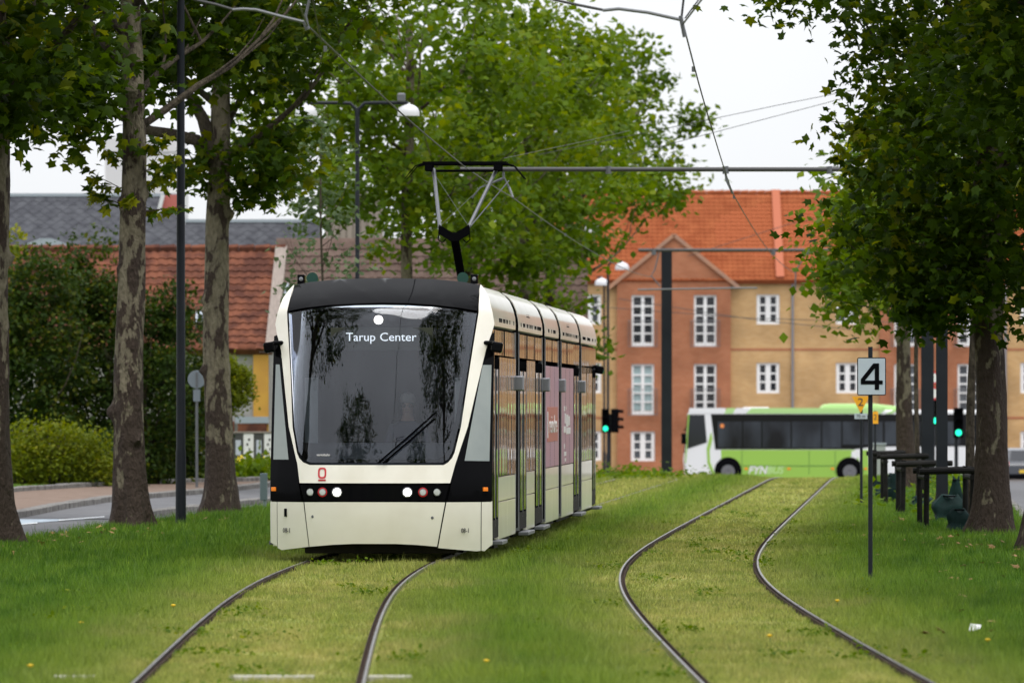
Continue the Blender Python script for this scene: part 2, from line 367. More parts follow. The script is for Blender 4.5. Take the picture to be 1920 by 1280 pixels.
def grass_mat(name, blades):
    m = bpy.data.materials.new(name); m.use_nodes = True; t = m.node_tree; n = t.nodes.new; l = t.links.new; b = t.nodes['Principled BSDF']
    g = n('ShaderNodeNewGeometry'); s = n('ShaderNodeSeparateXYZ'); l(g.outputs['Position'], s.inputs[0])
    def math_(op, a, b_=None, c=None):
        q = n('ShaderNodeMath'); q.operation = op
        for i, x in enumerate((a, b_, c)):
            if x is None: continue
            if isinstance(x, (int, float)): q.inputs[i].default_value = x
            else: l(x, q.inputs[i])
        return q.outputs[0]
    y = s.outputs['Y']
    e = math_('EXPONENT', math_('MINIMUM', math_('MULTIPLY_ADD', y, 1 / 7, -80 / 7), 40)); ln = math_('LOGARITHM', math_('ADD', e, 1.0), math.e)
    xr = math_('MULTIPLY_ADD', ln, .448, math_('MULTIPLY_ADD', y, -.012, 2.51))
    d = math_('SUBTRACT', s.outputs['X'], xr)
    dm = math_('MINIMUM', math_('ABSOLUTE', d), math_('ABSOLUTE', math_('ADD', d, 3.6)))
    def noise(scale, det=4, st=(1, .35, 1)):
        mp = n('ShaderNodeMapping'); mp.inputs['Scale'].default_value = st; l(g.outputs['Position'], mp.inputs[0])
        q = n('ShaderNodeTexNoise'); q.inputs['Scale'].default_value = scale; q.inputs['Detail'].default_value = det; l(mp.outputs[0], q.inputs['Vector']); return q.outputs['Fac']
    n1 = noise(.9); n2 = noise(3.2); n3 = noise(.35, 2)
    dd = math_('ADD', dm, math_('ADD', math_('MULTIPLY_ADD', n1, 2.6, -1.3), math_('MULTIPLY_ADD', n2, 1.2, -.6)))
    dry = n('ShaderNodeMapRange'); dry.inputs['From Min'].default_value = .55; dry.inputs['From Max'].default_value = 1.7; dry.inputs['To Min'].default_value = 1; dry.inputs['To Max'].default_value = 0; l(dd, dry.inputs['Value'])
    dry2 = math_('MULTIPLY', dry.outputs[0], math_('MULTIPLY_ADD', n3, .9, .35))
    patch = n('ShaderNodeMapRange'); patch.inputs['From Min'].default_value = .42; patch.inputs['From Max'].default_value = .66; l(n2, patch.inputs['Value'])
    def ramp(f, stops):
        r = n('ShaderNodeValToRGB'); el = r.color_ramp.elements
        el[0].position = stops[0][0]; el[0].color = rgb(stops[0][1]); el[1].position = stops[-1][0]; el[1].color = rgb(stops[-1][1])
        for p_, c in stops[1:-1]: x = el.new(p_); x.color = rgb(c)
        l(f, r.inputs[0]); return r.outputs[0]
    green = ramp(n1, [(.3, (.07, .15, .011)), (.5, (.14, .23, .02)), (.72, (.23, .29, .04))])
    yel = ramp(n2, [(.3, (.22, .27, .045)), (.5, (.36, .36, .095)), (.7, (.48, .42, .15))])
    mi = n('ShaderNodeMix'); mi.data_type = 'RGBA'; l(dry2, mi.inputs['Factor']); l(green, mi.inputs['A']); l(yel, mi.inputs['B'])
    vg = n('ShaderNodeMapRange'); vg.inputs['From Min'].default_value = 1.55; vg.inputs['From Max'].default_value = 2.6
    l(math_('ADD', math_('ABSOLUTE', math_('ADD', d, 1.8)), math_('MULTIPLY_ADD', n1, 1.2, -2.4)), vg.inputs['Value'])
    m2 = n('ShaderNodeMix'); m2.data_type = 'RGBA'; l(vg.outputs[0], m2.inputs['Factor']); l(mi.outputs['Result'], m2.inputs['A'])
    verge_shade = ramp(n2, [(.3, (.045, .115, .007)), (.5, (.09, .18, .012)), (.7, (.155, .24, .022))]); l(verge_shade, m2.inputs['B'])  # darker green on both verges: shade of the tree rows put into the colour
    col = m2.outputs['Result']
    if blades:
        a = n('ShaderNodeAttribute'); a.attribute_name = 'tint'
        hs = n('ShaderNodeHueSaturation'); hs.inputs['Saturation'].default_value = 1.0; l(col, hs.inputs['Color'])
        l(math_('MULTIPLY_ADD', a.outputs['Fac'], 1.0, .55), hs.inputs['Value']); l(math_('MULTIPLY_ADD', a.outputs['Fac'], -.02, .51), hs.inputs['Hue'])
        col = hs.outputs[0]
        tr = n('ShaderNodeBsdfTranslucent'); l(col, tr.inputs['Color'])
        ms = n('ShaderNodeMixShader'); ms.inputs[0].default_value = .35; l(b.outputs[0], ms.inputs[1]); l(tr.outputs[0], ms.inputs[2])
        l(ms.outputs[0], t.nodes['Material Output'].inputs[0])
        b.inputs['Roughness'].default_value = .55; b.inputs['Specular IOR Level'].default_value = .25
    else:
        hs = n('ShaderNodeHueSaturation'); hs.inputs['Value'].default_value = .7; l(col, hs.inputs['Color']); col = hs.outputs[0]
        b.inputs['Roughness'].default_value = .95; b.inputs['Specular IOR Level'].default_value = .1
    l(col, b.inputs['Base Color'])
    return m
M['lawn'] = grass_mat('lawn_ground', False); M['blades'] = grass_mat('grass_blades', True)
gb = MB(); vs = []; ys = [-150, 0, 100] + list(range(175, 300, 5)) + [300, 400, 700, 1500, 4000]
for y in ys:
    for x in (-2500, -60, 60, 2500): vs.append((x, y, gz(y) - .2))
gb.add(vs, [(i * 4 + j, i * 4 + j + 1, (i + 1) * 4 + j + 1, (i + 1) * 4 + j) for i in range(len(ys) - 1) for j in range(3)])
kind(gb.build('ground', M['earth']), 'structure')
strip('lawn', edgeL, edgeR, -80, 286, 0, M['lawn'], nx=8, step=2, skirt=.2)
K1 = [(126, -6.4), (129.6, -6.17), (148, -4.77), (175, -3.0), (200, -1.6), (290, 3)]
K2 = [(60, -13.5), (110, -9.3), (128, -8.3), (139, -8.2), (150, -7.85), (163, -6.45), (180, -5.3), (200, -4.2), (290, -.5)]
K3 = [(60, -17.5), (120, -12.6), (159, -10.2), (170.5, -8.9), (175, -7.9), (180, -6.1), (200, -4.9), (290, -1.5)]
f1 = lambda D: poly_x(K1, D); f2 = lambda D: poly_x(K2, D); f3 = lambda D: poly_x(K3, D)
strip('road', f2, lambda D: edgeL(D) - .02, -80, 289, -.1, M['asphalt'], nx=2)
strip('cycle_path', lambda D: f2(D) + .17, lambda D: f1(D) - .17, 126.5, 285, -.09, M['asphalt'])
strip('pavement', f3, lambda D: f2(D) - .17, -80, 289, .0, M['paving'])
strip('street', lambda D: edgeR(D) + .16, lambda D: edgeR(D) + 7.5, -80, 289, -.1, M['asphalt'], nx=2)
fb = MB(); fb.box(-60, 120, 289.2, 318, -1.9, -1.36); kind(fb.build('crossing_road', M['asphalt']), 'structure')
fb = MB(); fb.box(-60, 120, 318, 340, -1.9, -1.24); kind(fb.build('far_pavement', M['paving']), 'structure')
strip('planting_bed', lambda D: f3(D) - 40, lambda D: f3(D) - .15, 100, 235, .02, M['lawn'], nx=4)
# kerb stones, each one a piece
rk = random.Random(3)
def kerb(fn, D0, D1, h, base, name='kerb', w=.14):
    root = bpy.data.objects.new(name, None); COL.objects.link(root); root['kind'] = 'structure'; root.location = (fn(D0), D0, base)
    D = D0
    while D < D1:
        ln = rk.uniform(.85, 1.1); a = Vector((fn(D), D, 0)); b_ = Vector((fn(D + ln), D + ln, 0)); d = b_ - a
        mb = MB(); z = gz(D) + base; ww = w + rk.uniform(-.01, .012); q = rk.uniform(-.008, .008)
        rot = Matrix.Rotation(math.atan2(d.y, d.x), 3, 'Z')
        mb.obox((0, 0, h / 2 + q), (d.length - .015, ww * 2, h), rot)
        mb.build('kerb_stone', M['granite'], root, bevel=.012, loc=tuple((a + b_) / 2 + Vector((0, 0, z)) - Vector(root.location)))
        D += ln
kerb(f1, 126, 190, .12, -.12); kerb(f2, 112, 190, .14, -.13); kerb(f3, 140, 186, .19, -.1); kerb(lambda D: edgeR(D) + .08, 110, 175, .12, -.12)
# road paint
def flat(name, pts, m, z):
    mb = MB(); mb.add([G(x, y, z) for x, y in pts], [tuple(range(len(pts)))]); return kind(mb.build(name, m), 'structure')
flat('road_marking', [(20, 982), (200, 970), (200, 965), (20, 971)], M['markblue'], -.094)
flat('road_marking', [(20, 984.5), (70, 980.5), (70, 978.5), (20, 982.5)], M['markwhite'], -.090)
flat('road_marking', [(110, 975.6), (196, 968.5), (196, 967), (110, 973.5)], M['markwhite'], -.088)
# rails
def rails(fn, name, D1):
    root = bpy.data.objects.new(name, None); COL.objects.link(root); root['kind'] = 'structure'; root.location = (fn(0), 0, 0)
    for sgn in (-1, 1):
        Ds = [-60 + 1.5 * i for i in range(int((D1 + 60) / 1.5))]
        def sweep(prof):
            mb = MB(); vs = []
            for D in Ds:
                dx = (fn(D + .5) - fn(D - .5)); c = Vector((fn(D), D, gz(D))); nn = Vector((1, -dx, 0)).normalized()
                c = c + nn * (.7175 * sgn) - Vector(root.location)
                for u, z in prof: vs.append(c + nn * (u * sgn) + Vector((0, 0, z)))
            k = len(prof); mb.add(vs, [(i * k + j, i * k + (j + 1) % k, (i + 1) * k + (j + 1) % k, (i + 1) * k + j) for i in range(len(Ds) - 1) for j in range(k)]); return mb
        web = sweep([(-.04, -.05), (-.04, .036), (-.03, .04), (-.026, .02), (-.004, .02), (0, -.05)]).build('rail', M['rust'], root)
        sweep([(0, -.02), (0, .04), (.005, .044), (.02, .044), (.024, .04), (.024, -.02)]).build('rail_head', M['steel'], web)
rails(XL, 'tram_track', 270); rails(XR, 'tram_track', 280)
mb = MB()
for x0, x1 in ((100, 180), (430, 590), (690, 772)):
    a, b_ = G(x0, 1268, .03), G(x1, 1268, .03); mb.box(a.x, b_.x, a.y - .08, a.y + .08, -.02, .04)
o = mb.build('concrete_sill', mat('pale_concrete', (.45, .43, .38), .8, c2=(.3, .29, .2), scale=5, world=True), bevel=.01)
kind(o, 'structure')
# grass blades: nobody could count them
def grass():
    rng = np.random.default_rng(5); vs, ts = [], []
    XRv = lambda D: 2.51 - .012 * D + .448 * np.logaddexp(0, (D - 80) / 7.0)
    for D0, D1, dens in ((44, 58, 2100), (58, 75, 1300), (75, 100, 700), (100, 135, 380), (135, 200, 150)):
        wd = 960 / F * D1 + 1.0; n = int(dens * (D1 - D0) * 2 * wd)
        D = rng.uniform(D0, D1, n); x = rng.uniform(-wd, wd, n)
        xr = XRv(D); xl = np.where(D < 180, xr - 3.6, XRv(np.array(180.)) - 3.6)
        dR = np.abs(x - xr); dL = np.abs(x - xl); dm = np.minimum(dR, dL)
        el = np.where(D < 180, -7 + .075 * (D - 96), -.7 + .05 * (D - 180))
        clump = np.sin(x * 2.3 + 1.3 * np.sin(D * .9)) * np.sin(D * .8 + 2 * np.sin(x * 1.1)) + .5 * np.sin(x * 5.1 + D * 2.2)
        ok = (x > el - .03) & (x < xr + 4.32) & ((np.abs(dm - .72) > .055) | ((x < xr - 3.6) & (D > 70) & (D < 80)) | ((D > 105) & (x < xr - 2)))
        ok &= rng.uniform(0, 1, n) < np.where(dm < .72, .75, .9) * (.75 + .25 * clump)
        D, x, dm, clump, xr = D[ok], x[ok], dm[ok], clump[ok], xr[ok]; n = len(D)
        h = np.where(dm < .8, rng.uniform(.02, .05, n), np.where(dm < 1.3, rng.uniform(.03, .075, n), rng.uniform(.04, .12, n))) * (1 + .35 * clump)
        h *= np.where(rng.uniform(0, 1, n) < .015, 1.7, 1)
        near = np.abs(dm - .72) < .2; h = np.where(near & ~((D > 105) & (x < xr - 2)), np.minimum(h, .05), h); h = np.where((D > 105) & (x < xr - 2), h + .03, h); fr_ = (D > 81.5) & (D < 85.6) & (np.abs(x + 1.35) < 1.5); h = np.where(fr_, h * (1.6 + .5 * np.sin(x * 4.2)), h)
        wdt = np.maximum(.0035, D * .00011) * rng.uniform(.7, 1.5, n) * np.where(dm < .9, 1.3, 1)
        yaw = rng.uniform(0, 2 * np.pi, n); lean = rng.uniform(0, .8, n) * h; la = rng.uniform(0, 2 * np.pi, n)
        t = np.clip((D - 175) / 120, 0, 1); z = -1.35 * t * t * (3 - 2 * t)
        p = np.stack([x, D, z], -1); sdv = np.stack([np.cos(yaw), np.sin(yaw), 0 * yaw], -1) * (wdt / 2)[:, None]
        tip = p + np.stack([np.cos(la) * lean, np.sin(la) * lean, h], -1)
        vs.append(np.stack([p - sdv, p + sdv, tip], 1).reshape(-1, 3)); ts.append(np.repeat(np.clip(rng.normal(.45, .22, n), 0, 1), 3))
    # taller darker tufts and weedy patches
    nt_ = 5200; D = 45 + 110 * rng.uniform(0, 1, nt_) ** 1.6; x = rng.uniform(-1, 1, nt_) * (960 / F * D + .6)
    xr = XRv(D); dm = np.minimum(np.abs(x - xr), np.abs(x - xr + 3.6)); keep = (np.abs(dm - .72) > .16) & (x > -7 + .075 * (D - 96) + .1) & (x < xr + 4.2) & (rng.uniform(0, 1, nt_) < np.where(dm < .9, .3, .9))
    D, x, dm = D[keep], x[keep], dm[keep]; k = 34; rad = rng.uniform(.04, .17, len(D)); hh = rng.uniform(.05, .12, len(D)) * np.where(dm < 1, .6, 1); tt = rng.uniform(.0, .6, len(D))
    px_ = (x[:, None] + rng.normal(size=(len(D), k)) * rad[:, None]).ravel(); py_ = (D[:, None] + rng.normal(size=(len(D), k)) * rad[:, None]).ravel(); n = len(px_)
    xrr = XRv(py_); dmm = np.minimum(np.abs(px_ - xrr), np.abs(px_ - xrr + 3.6)); good = np.abs(dmm - .72) > .06
    h = np.repeat(hh, k) * rng.uniform(.5, 1.2, n); wdt = np.maximum(.004, py_ * .00011) * rng.uniform(.8, 1.8, n); yaw = rng.uniform(0, 2 * np.pi, n); la = rng.uniform(0, 2 * np.pi, n); lean = rng.uniform(.1, 1.0, n) * h
    p = np.stack([px_, py_, 0 * px_], -1); sdv = np.stack([np.cos(yaw), np.sin(yaw), 0 * yaw], -1) * (wdt / 2)[:, None]; tip = p + np.stack([np.cos(la) * lean, np.sin(la) * lean, h], -1)
    vs.append(np.stack([p - sdv, p + sdv, tip], 1)[good].reshape(-1, 3)); ts.append(np.repeat(np.clip(np.repeat(tt, k)[good] + rng.normal(0, .12, good.sum()), 0, 1), 3))
    v = np.concatenate(vs); f = np.arange(len(v)).reshape(-1, 3)
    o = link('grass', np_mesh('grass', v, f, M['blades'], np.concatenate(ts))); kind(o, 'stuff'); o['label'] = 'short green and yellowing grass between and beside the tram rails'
grass()
def litter():
    rng = np.random.default_rng(12); n = 420; D = 46 + 80 * rng.uniform(0, 1, n) ** 1.3; side = rng.uniform(0, 1, n) < .5
    x = np.where(side, -7 + .075 * (D - 96) + np.abs(rng.normal(.3, .9, n)), 0); xr = 2.51 - .012 * D + .448 * np.logaddexp(0, (D - 80) / 7.0); x = np.where(side, x, xr + 4.1 - np.abs(rng.normal(.2, 1.0, n)))
    p = np.stack([x, D, np.full(n, .06)], -1); v, f, k = leaf_arrays(p, rng.uniform(.06, .13, n), LOBED, rng, .35, .1)
    o = link('fallen_leaves', np_mesh('fallen_leaves', v, f, mat('dry_leaf', (.16, .085, .03), .8, c2=(.28, .17, .05), scale=3, world=True))); kind(o, 'stuff'); o['label'] = 'dry brown leaves scattered in the verge grass'
litter()
def weeds_in_lawn():
    rng = np.random.default_rng(21); n = 130; D = 46 + 85 * rng.uniform(0, 1, n) ** 1.4; xr = 2.51 - .012 * D + .448 * np.logaddexp(0, (D - 80) / 7.0)
    off = rng.choice([-.72, .72, 0, 1.6, -1.8], n) + rng.normal(0, .22, n); tr = rng.choice([0, -3.6], n); x = xr + tr + off
    k = 55; r = rng.uniform(.06, .26, n); p = np.stack([np.repeat(x, k) + rng.normal(size=n * k) * np.repeat(r, k) * .6, np.repeat(D, k) + rng.normal(size=n * k) * np.repeat(r, k) * 1.6, rng.uniform(.015, .075, n * k)], -1)
    xx = 2.51 - .012 * p[:, 1] + .448 * np.logaddexp(0, (p[:, 1] - 80) / 7.0); dm = np.minimum(np.abs(p[:, 0] - xx), np.abs(p[:, 0] - xx + 3.6)); g = np.abs(dm - .72) > .05; p = p[g]
    v, f, kk = leaf_arrays(p, rng.uniform(.025, .06, len(p)), TINY, rng, .5, .2); t = np.clip(rng.normal(.4, .2, len(p)), 0, 1)
    o = link('ground_weeds', np_mesh('ground_weeds', v, f, M['leafB'], np.repeat(t, kk))); kind(o, 'stuff'); o['label'] = 'small broad leaved weeds in dark clumps along the rails'
weeds_in_lawn()
# ================================================================== the tram
HEAD = .0491
TR = thing('tram', 'cream and black articulated tram with white headlights running on the grassed track', 'tram', (-1.5, 86, 0), -math.atan(HEAD))
def nose(x, z):
    y = 0.0
    if z < .7: y += .05 * ((.7 - z) / .5) ** 2
    if z > .9: y += .22 * (z - .9) + .06 * (z - .9) ** 2
    if z > 2.85: y += 2.2 * (z - 2.85) ** 1.5
    return y + .5 * (min(abs(x), 1.3) / 1.22) ** 2.5
def q(px, py): return ((px - 708) / 168.0, CZ - (py - HY) / 168.0)
def front(name, poly, m, off=0, th=.035, cell=.09, parent=TR, hole=None, pxs=True, smooth=True, polys=None):
    pts = [q(*p) for p in poly or []] if pxs else poly
    bm = bmesh.new()
    if hole:
        hp = [q(*p) for p in hole] if pxs else hole
        a = [bm.verts.new((x, 0, z)) for x, z in pts]; b = [bm.verts.new((x, 0, z)) for x, z in hp]; n = len(a)
        for i in range(n): bm.faces.new((a[i], a[(i + 1) % n], b[(i + 1) % n], b[i]))
    elif polys:
        for pl in polys: bm.faces.new([bm.verts.new((x, 0, z)) for x, z in [q(*p) for p in pl]])
        bmesh.ops.remove_doubles(bm, verts=bm.verts[:], dist=1e-5)
    else:
        bm.faces.new([bm.verts.new((x, 0, z)) for x, z in pts])
    bmesh.ops.triangulate(bm, faces=bm.faces[:], ngon_method='BEAUTY')
    xs = [v.co.x for v in bm.verts]; zs = [v.co.z for v in bm.verts]
    for ax, lo, hi in ((0, min(xs), max(xs)), (2, min(zs), max(zs))):
        k = math.ceil(lo / cell) * cell + .0137
        while k < hi:
            no = (1, 0, 0) if ax == 0 else (0, 0, 1); c = [0, 0, 0]; c[ax] = k
            bmesh.ops.bisect_plane(bm, geom=bm.verts[:] + bm.edges[:] + bm.faces[:], dist=1e-5, plane_co=c, plane_no=no); k += cell
    bmesh.ops.remove_doubles(bm, verts=bm.verts[:], dist=2e-6)
    for v in bm.verts: v.co.y = nose(v.co.x, v.co.z) - off
    bm.normal_update()
    for f in bm.faces:
        if f.normal.y > 0: f.normal_flip()
    r = bmesh.ops.extrude_face_region(bm, geom=bm.faces[:], use_keep_orig=True)
    for g in r['geom']:
        if isinstance(g, bmesh.types.BMVert): g.co.y += th
    bmesh.ops.recalc_face_normals(bm, faces=bm.faces[:])
    me = bpy.data.meshes.new(name); bm.to_mesh(me); bm.free(); me.materials.append(m)
    if smooth: me.shade_smooth(); me.set_sharp_from_angle(angle=R(22))
    return link(name, me, parent)
def on(px, py, off=0):
    x, z = q(px, py); return Vector((x, nose(x, z) - off, z))

scr = [(525, 583), (560, 577), (605, 572), (655, 569), (707, 568), (758, 569), (806, 572), (850, 577), (886, 583), (873, 682), (858, 800), (847, 849), (840, 862), (829, 869), (577, 869), (563, 863), (553, 849), (543, 800), (537, 706)]
cxm, cym = 706, 720
def inset(p, dx, dy):
    return [(x + dx * (1 if x < 660 else -1 if x > 750 else 0), y + (dy if y < 640 else -dy if y > 845 else 0)) for x, y in p]
scr_in = inset(scr, 9, 5)
front('windscreen', inset(scr, 1.2, 1.5), M['screen'], off=0, th=.012)
front('windscreen_frame', inset(scr, .8, 1), M['tblack'], off=-.014, th=.02, hole=inset(scr, 10, 8))
cap_l = [(525, 580), (560, 574), (605, 569), (655, 566), (707, 565), (758, 566), (806, 569), (850, 574), (886, 580)]
cap = front('roof_cap', [(531, 530), (560, 524), (620, 518.5), (707, 517), (795, 518.5), (856, 524), (886, 530)] + cap_l[::-1], M['tblack'], th=.05)
mask = [(529, 529), (520, 540), (511, 556), (503, 584), (499.5, 605), (503, 622), (513, 655), (528, 763), (533, 800), (552, 871), (557, 906), (842, 906), (851, 871), (873, 800), (903, 655), (913, 622), (917.5, 605), (914, 584), (906, 556), (897, 540), (888, 529)]
mask_in = [(889, 583), (875.5, 682), (860.5, 800), (849.5, 849), (842, 864), (830, 872), (576, 872), (561, 865), (550.5, 849), (540.5, 800), (534.5, 706), (522, 583)]
def at_y(lst, y):
    for (x0, y0), (x1, y1) in zip(lst, lst[1:]):
        if y0 <= y <= y1: return lerp(x0, x1, (y - y0) / (y1 - y0))
    return lst[-1][0]
lo = [(529, 529), (520, 540), (511, 556), (503, 584), (499.5, 605), (503, 622), (513, 655), (528, 763), (533, 800), (552, 871), (557, 906)]
li = [(530, 529), (522.5, 583), (534.5, 706), (540.5, 800), (550.5, 849), (555, 859), (563, 867), (576, 872)]
ro = [(888, 529), (897, 540), (906, 556), (914, 584), (917.5, 605), (913, 622), (903, 655), (873, 800), (851, 871), (842, 906)]
ri = [(887, 529), (888.5, 583), (875.5, 682), (860.5, 800), (849.5, 849), (845, 859), (838, 867), (830, 872)]
lv = sorted({529.3, 534, 540, 548, 556, 570, 583, 595, 605, 613, 622, 638, 655, 682, 706, 735, 763, 782, 800, 825, 849, 854, 859, 863, 867, 870, 872})
polys = []
for a, b in zip(lv, lv[1:]):
    polys.append([(at_y(lo, a), a), (at_y(li, a), a), (at_y(li, b), b), (at_y(lo, b), b)]); polys.append([(at_y(ri, a), a), (at_y(ro, a), a), (at_y(ro, b), b), (at_y(ri, b), b)])
A, B = [at_y(lo, 872), 576] + [600 + 20.7 * k for k in range(11)] + [830, at_y(ro, 872)], [at_y(lo, 906), 578] + [601 + 20.5 * k for k in range(11)] + [828, at_y(ro, 906)]
for k in range(len(A) - 1): polys.append([(A[k], 872), (A[k + 1], 872), (B[k + 1], 906), (B[k], 906)])
front('front_mask', None, M['cream'], off=.004, th=.045, polys=polys)
for sgn, ply, wnd in ((-1, [(497.5, 628), (503, 626), (511, 655), (526, 763), (531, 800), (550, 871), (555, 908), (562, 940), (497.5, 940)], [(503, 682), (511, 682), (534, 862), (503, 862)]),
                      (1, [(918.5, 615), (913, 628), (905, 655), (875, 800), (853, 871), (844, 908), (837, 940), (918.5, 940)], [(898, 683), (914, 683), (913, 865), (868, 864)])):
    cp = front('corner_panel', ply, M['tblack'], off=0, th=.04)
    front('corner_window', wnd, M['lampoff'] if 0 else mat('grey_cab_window', (.27, .30, .29), .06, spec=.7, c2=(.22, .25, .25), scale=2), off=.005, th=.01, parent=cp)
front('light_band', [(557.5, 909), (841, 909), (832.5, 939), (565.5, 939)], M['tblack'], off=-.006, th=.04)
front('bumper', [(566.5, 942), (640, 941.5), (760, 941.5), (833, 942), (817.5, 1025.5), (780, 1022), (740, 1020), (705, 1019.5), (660, 1020), (620, 1022), (576, 1026)], M['cream'], off=.006, th=.04)
for ply in ([(512, 942), (564.5, 942), (574.5, 1026), (520, 1033), (512, 1029)], [(835.5, 942), (898, 942), (897, 1034), (890, 1035), (819.5, 1028)]):
    front('bumper_corner', ply, M['cream'], th=.04)
for ply in ([(497.5, 942), (511, 942), (511, 1026), (497.5, 1019)], [(899.5, 942), (918.5, 942), (918.5, 1022), (904, 1035), (898.6, 1034)]):
    front('bumper_side', ply, M['cream'], th=.04)
front('backing', [(500, 905), (916, 905), (914, 1015), (880, 1022), (700, 1012), (530, 1022), (501, 1012)], M['matblack'], off=-.05, th=.05)
# lamps
def disc(name, px, py, r, m, parent=TR, off=.01, depth=.03, rim=None):
    c = on(px, py, off); mb = MB().lathe([(r * .1, -.004), (r * .8, -.002), (r, .006), (r, depth)], 20, c, 'Y'); o = mb.build(name, m, parent, smooth=True)
    if rim: MB().lathe([(r * 1.05, -.004), (r * 1.32, -.002), (r * 1.36, .02), (r * 1.05, .02)], 20, c, 'Y', False).build('lamp_ring', rim, o, smooth=True)
    return o
for px in (630, 763): disc('headlight', px, 923, .044, M['lampon'], rim=M['alu'])
for px in (602, 792): disc('tail_lamp', px, 923, .04, M['lampoff'], rim=M['redlens'])
for px in (578, 818): disc('side_lamp', px, 923, .042, M['lampoff'], rim=M['matblack'])
disc('top_lamp', 702, 598, .048, M['lampon'], off=.012)
for px in (505, 906): 
    c = on(px, 918, .01); MB().obox(c, (.06, .03, .045), Matrix.Rotation(-.6 if px < 700 else .6, 3, 'Z')).build('side_marker', M['amber'], TR, bevel=.006)
for px, py in ((583, 969), (809, 971)): disc('tow_cover', px, py, .018, M['greymetal'], off=.008, depth=.02)
c = on(529, 962, .004); MB().obox(c, (.03, .02, .09), Matrix.Rotation(-.3, 3, 'Z')).build('lock_slot', M['matblack'], TR)
# logo, numbers
def lg(px, py): return on(px, py, .009)
mb = MB(); n = 28; a0 = on(601, 887, 0); ring = []
for k in range(n):
    t = 2 * math.pi * k / n; cc, ss = math.cos(t), math.sin(t); sgnp = lambda v_, p: math.copysign(abs(v_) ** p, v_)
    for rx, rz in ((.048, .062), (.029, .043)):
        x, z = a0.x + rx * sgnp(cc, .6), a0.z + rz * sgnp(ss, .6); ring.append((x, nose(x, z) - .009, z)); ring.append((x, nose(x, z) - .004, z))
mb.add(ring, [f for k in range(n) for j in [(k + 1) % n] for f in ((4 * k, 4 * k + 2, 4 * j + 2, 4 * j), (4 * k, 4 * j, 4 * j + 1, 4 * k + 1), (4 * k + 2, 4 * k + 3, 4 * j + 3, 4 * j + 2))])
mb.build('logo', M['red'], TR)
c = on(601, 900.5, .008); MB().obox(c, (.09, .006, .017), Matrix.Rotation(math.atan((nose(c.x + .04, c.z) - nose(c.x - .04, c.z)) / .08), 3, 'Z')).build('logo', M['red'], TR)
for px in (531, 870):
    c = on(px, 996, .012); sgn = -1 if px < 700 else 1
    text('number', '08-1', .075, M['dkprint'], TR, c, (R(90), 0, -sgn * -.55), xs=.8)
c = on(603, 853, .01); text('maker_name', 'variobahn', .042, M['whiteprint'], TR, c, (R(77), 0, -.36))
# wiper
wp = MB(); pth = [on(707, 868, .03), on(760, 822, .045), on(814, 773, .04)]; wp.tube(pth, .009, 6); wp.tube([on(717, 868, .035), on(765, 827, .05), on(812, 785, .05)], .011, 6)
wp.tube([on(740, 838, .03), on(742, 822, .05), on(756, 818, .05)], .004, 5); wp.build('wiper', M['matblack'], TR)
# destination sign behind the glass
c = Vector((.01, nose(0, 2.55) + .06, 2.535)); ds = MB().box(-.575, .575, c.y + .02, c.y + .14, c.z - .125, c.z + .125).build('destination_display', mat('olive_display', (.03, .033, .02), .4), TR)
text('lettering', 'Tarup', .135, M['ledw'], ds, (-.235, c.y + .012, c.z + .015), width=.33, ext=.003); text('lettering', 'Center', .135, M['ledw'], ds, (.185, c.y + .012, c.z + .015), width=.41, ext=.003)
# cab interior
mb = MB(); mb.box(-1.05, 1.05, .75, 2.5, .40, .46); mb.build('cab_floor', M['matblack'], TR)
MB().box(-1.15, 1.15, 2.5, 2.56, .4, 3.0).build('cab_bulkhead', M['cab'], TR)
for s in (-1, 1): MB().box(s * 1.1 - .01, s * 1.1 + .01, 1.25, 2.5, .45, 2.9).build('cab_wall', M['cab'], TR)
MB().box(-1.05, 1.05, 1.3, 2.5, 2.9, 2.95).build('cab_ceiling', M['cab'], TR)
for x0, x1, y in ((-.93, -.78, 1.4), (.77, .86, 1.6)): MB().box(x0, x1, y, y + .02, 1.05, 2.1).build('cab_partition', M['cablight'], TR)
mb = MB(); mb.prism([(.34, .48), (.34, 1.13), (.5, 1.2), (.75, 1.36), (.95, 1.36), (1.0, 1.1), (1.0, .48)], lambda a, b, d: (d, a + .06, b), -.95, .98); dsh = mb.build('dashboard', M['dash'], TR, bevel=.02)
mb = MB()
for k in range(26): x = -.5 + k * .04; mb.box(x, x + .018, .86, .865 + .15, 1.362, 1.368)
kind(mb.build('vent_slot', M['matblack'], dsh), 'stuff')
mb = MB(); mb.box(.6, .95, .95, 1.0, 1.3, 1.52); mb.build('monitor', M['matblack'], TR, bevel=.01)
mb = MB(); mb.box(.0, .46, 1.5, 1.95, .92, 1.02); mb.box(.02, .44, 1.92, 2.06, .98, 1.62); mb.box(.1, .36, 1.95, 2.05, 1.63, 1.8); mb.tube([(.23, 1.7, .46), (.23, 1.7, .93)], .06, 10); mb.build('driver_seat', M['matblack'], TR, bevel=.02)
# mirror cameras
for sx, px, py, y0 in ((-1, 494, 648, .9), (1, 925, 648, .9), (1, 0, 0, 31.6), (-1, 0, 0, 31.6)):
    x = sx * 1.29; z = 2.44 if y0 < 5 else 2.32
    mb = MB(); mb.obox((x, y0, z), (.13, .16, .12), Matrix.Rotation(.15 * sx, 3, 'Y')); mb.obox((sx * 1.2, y0 + .04, z + .05), (.14, .07, .05)); mb.build('mirror_camera', M['tblack'], TR, bevel=.025)
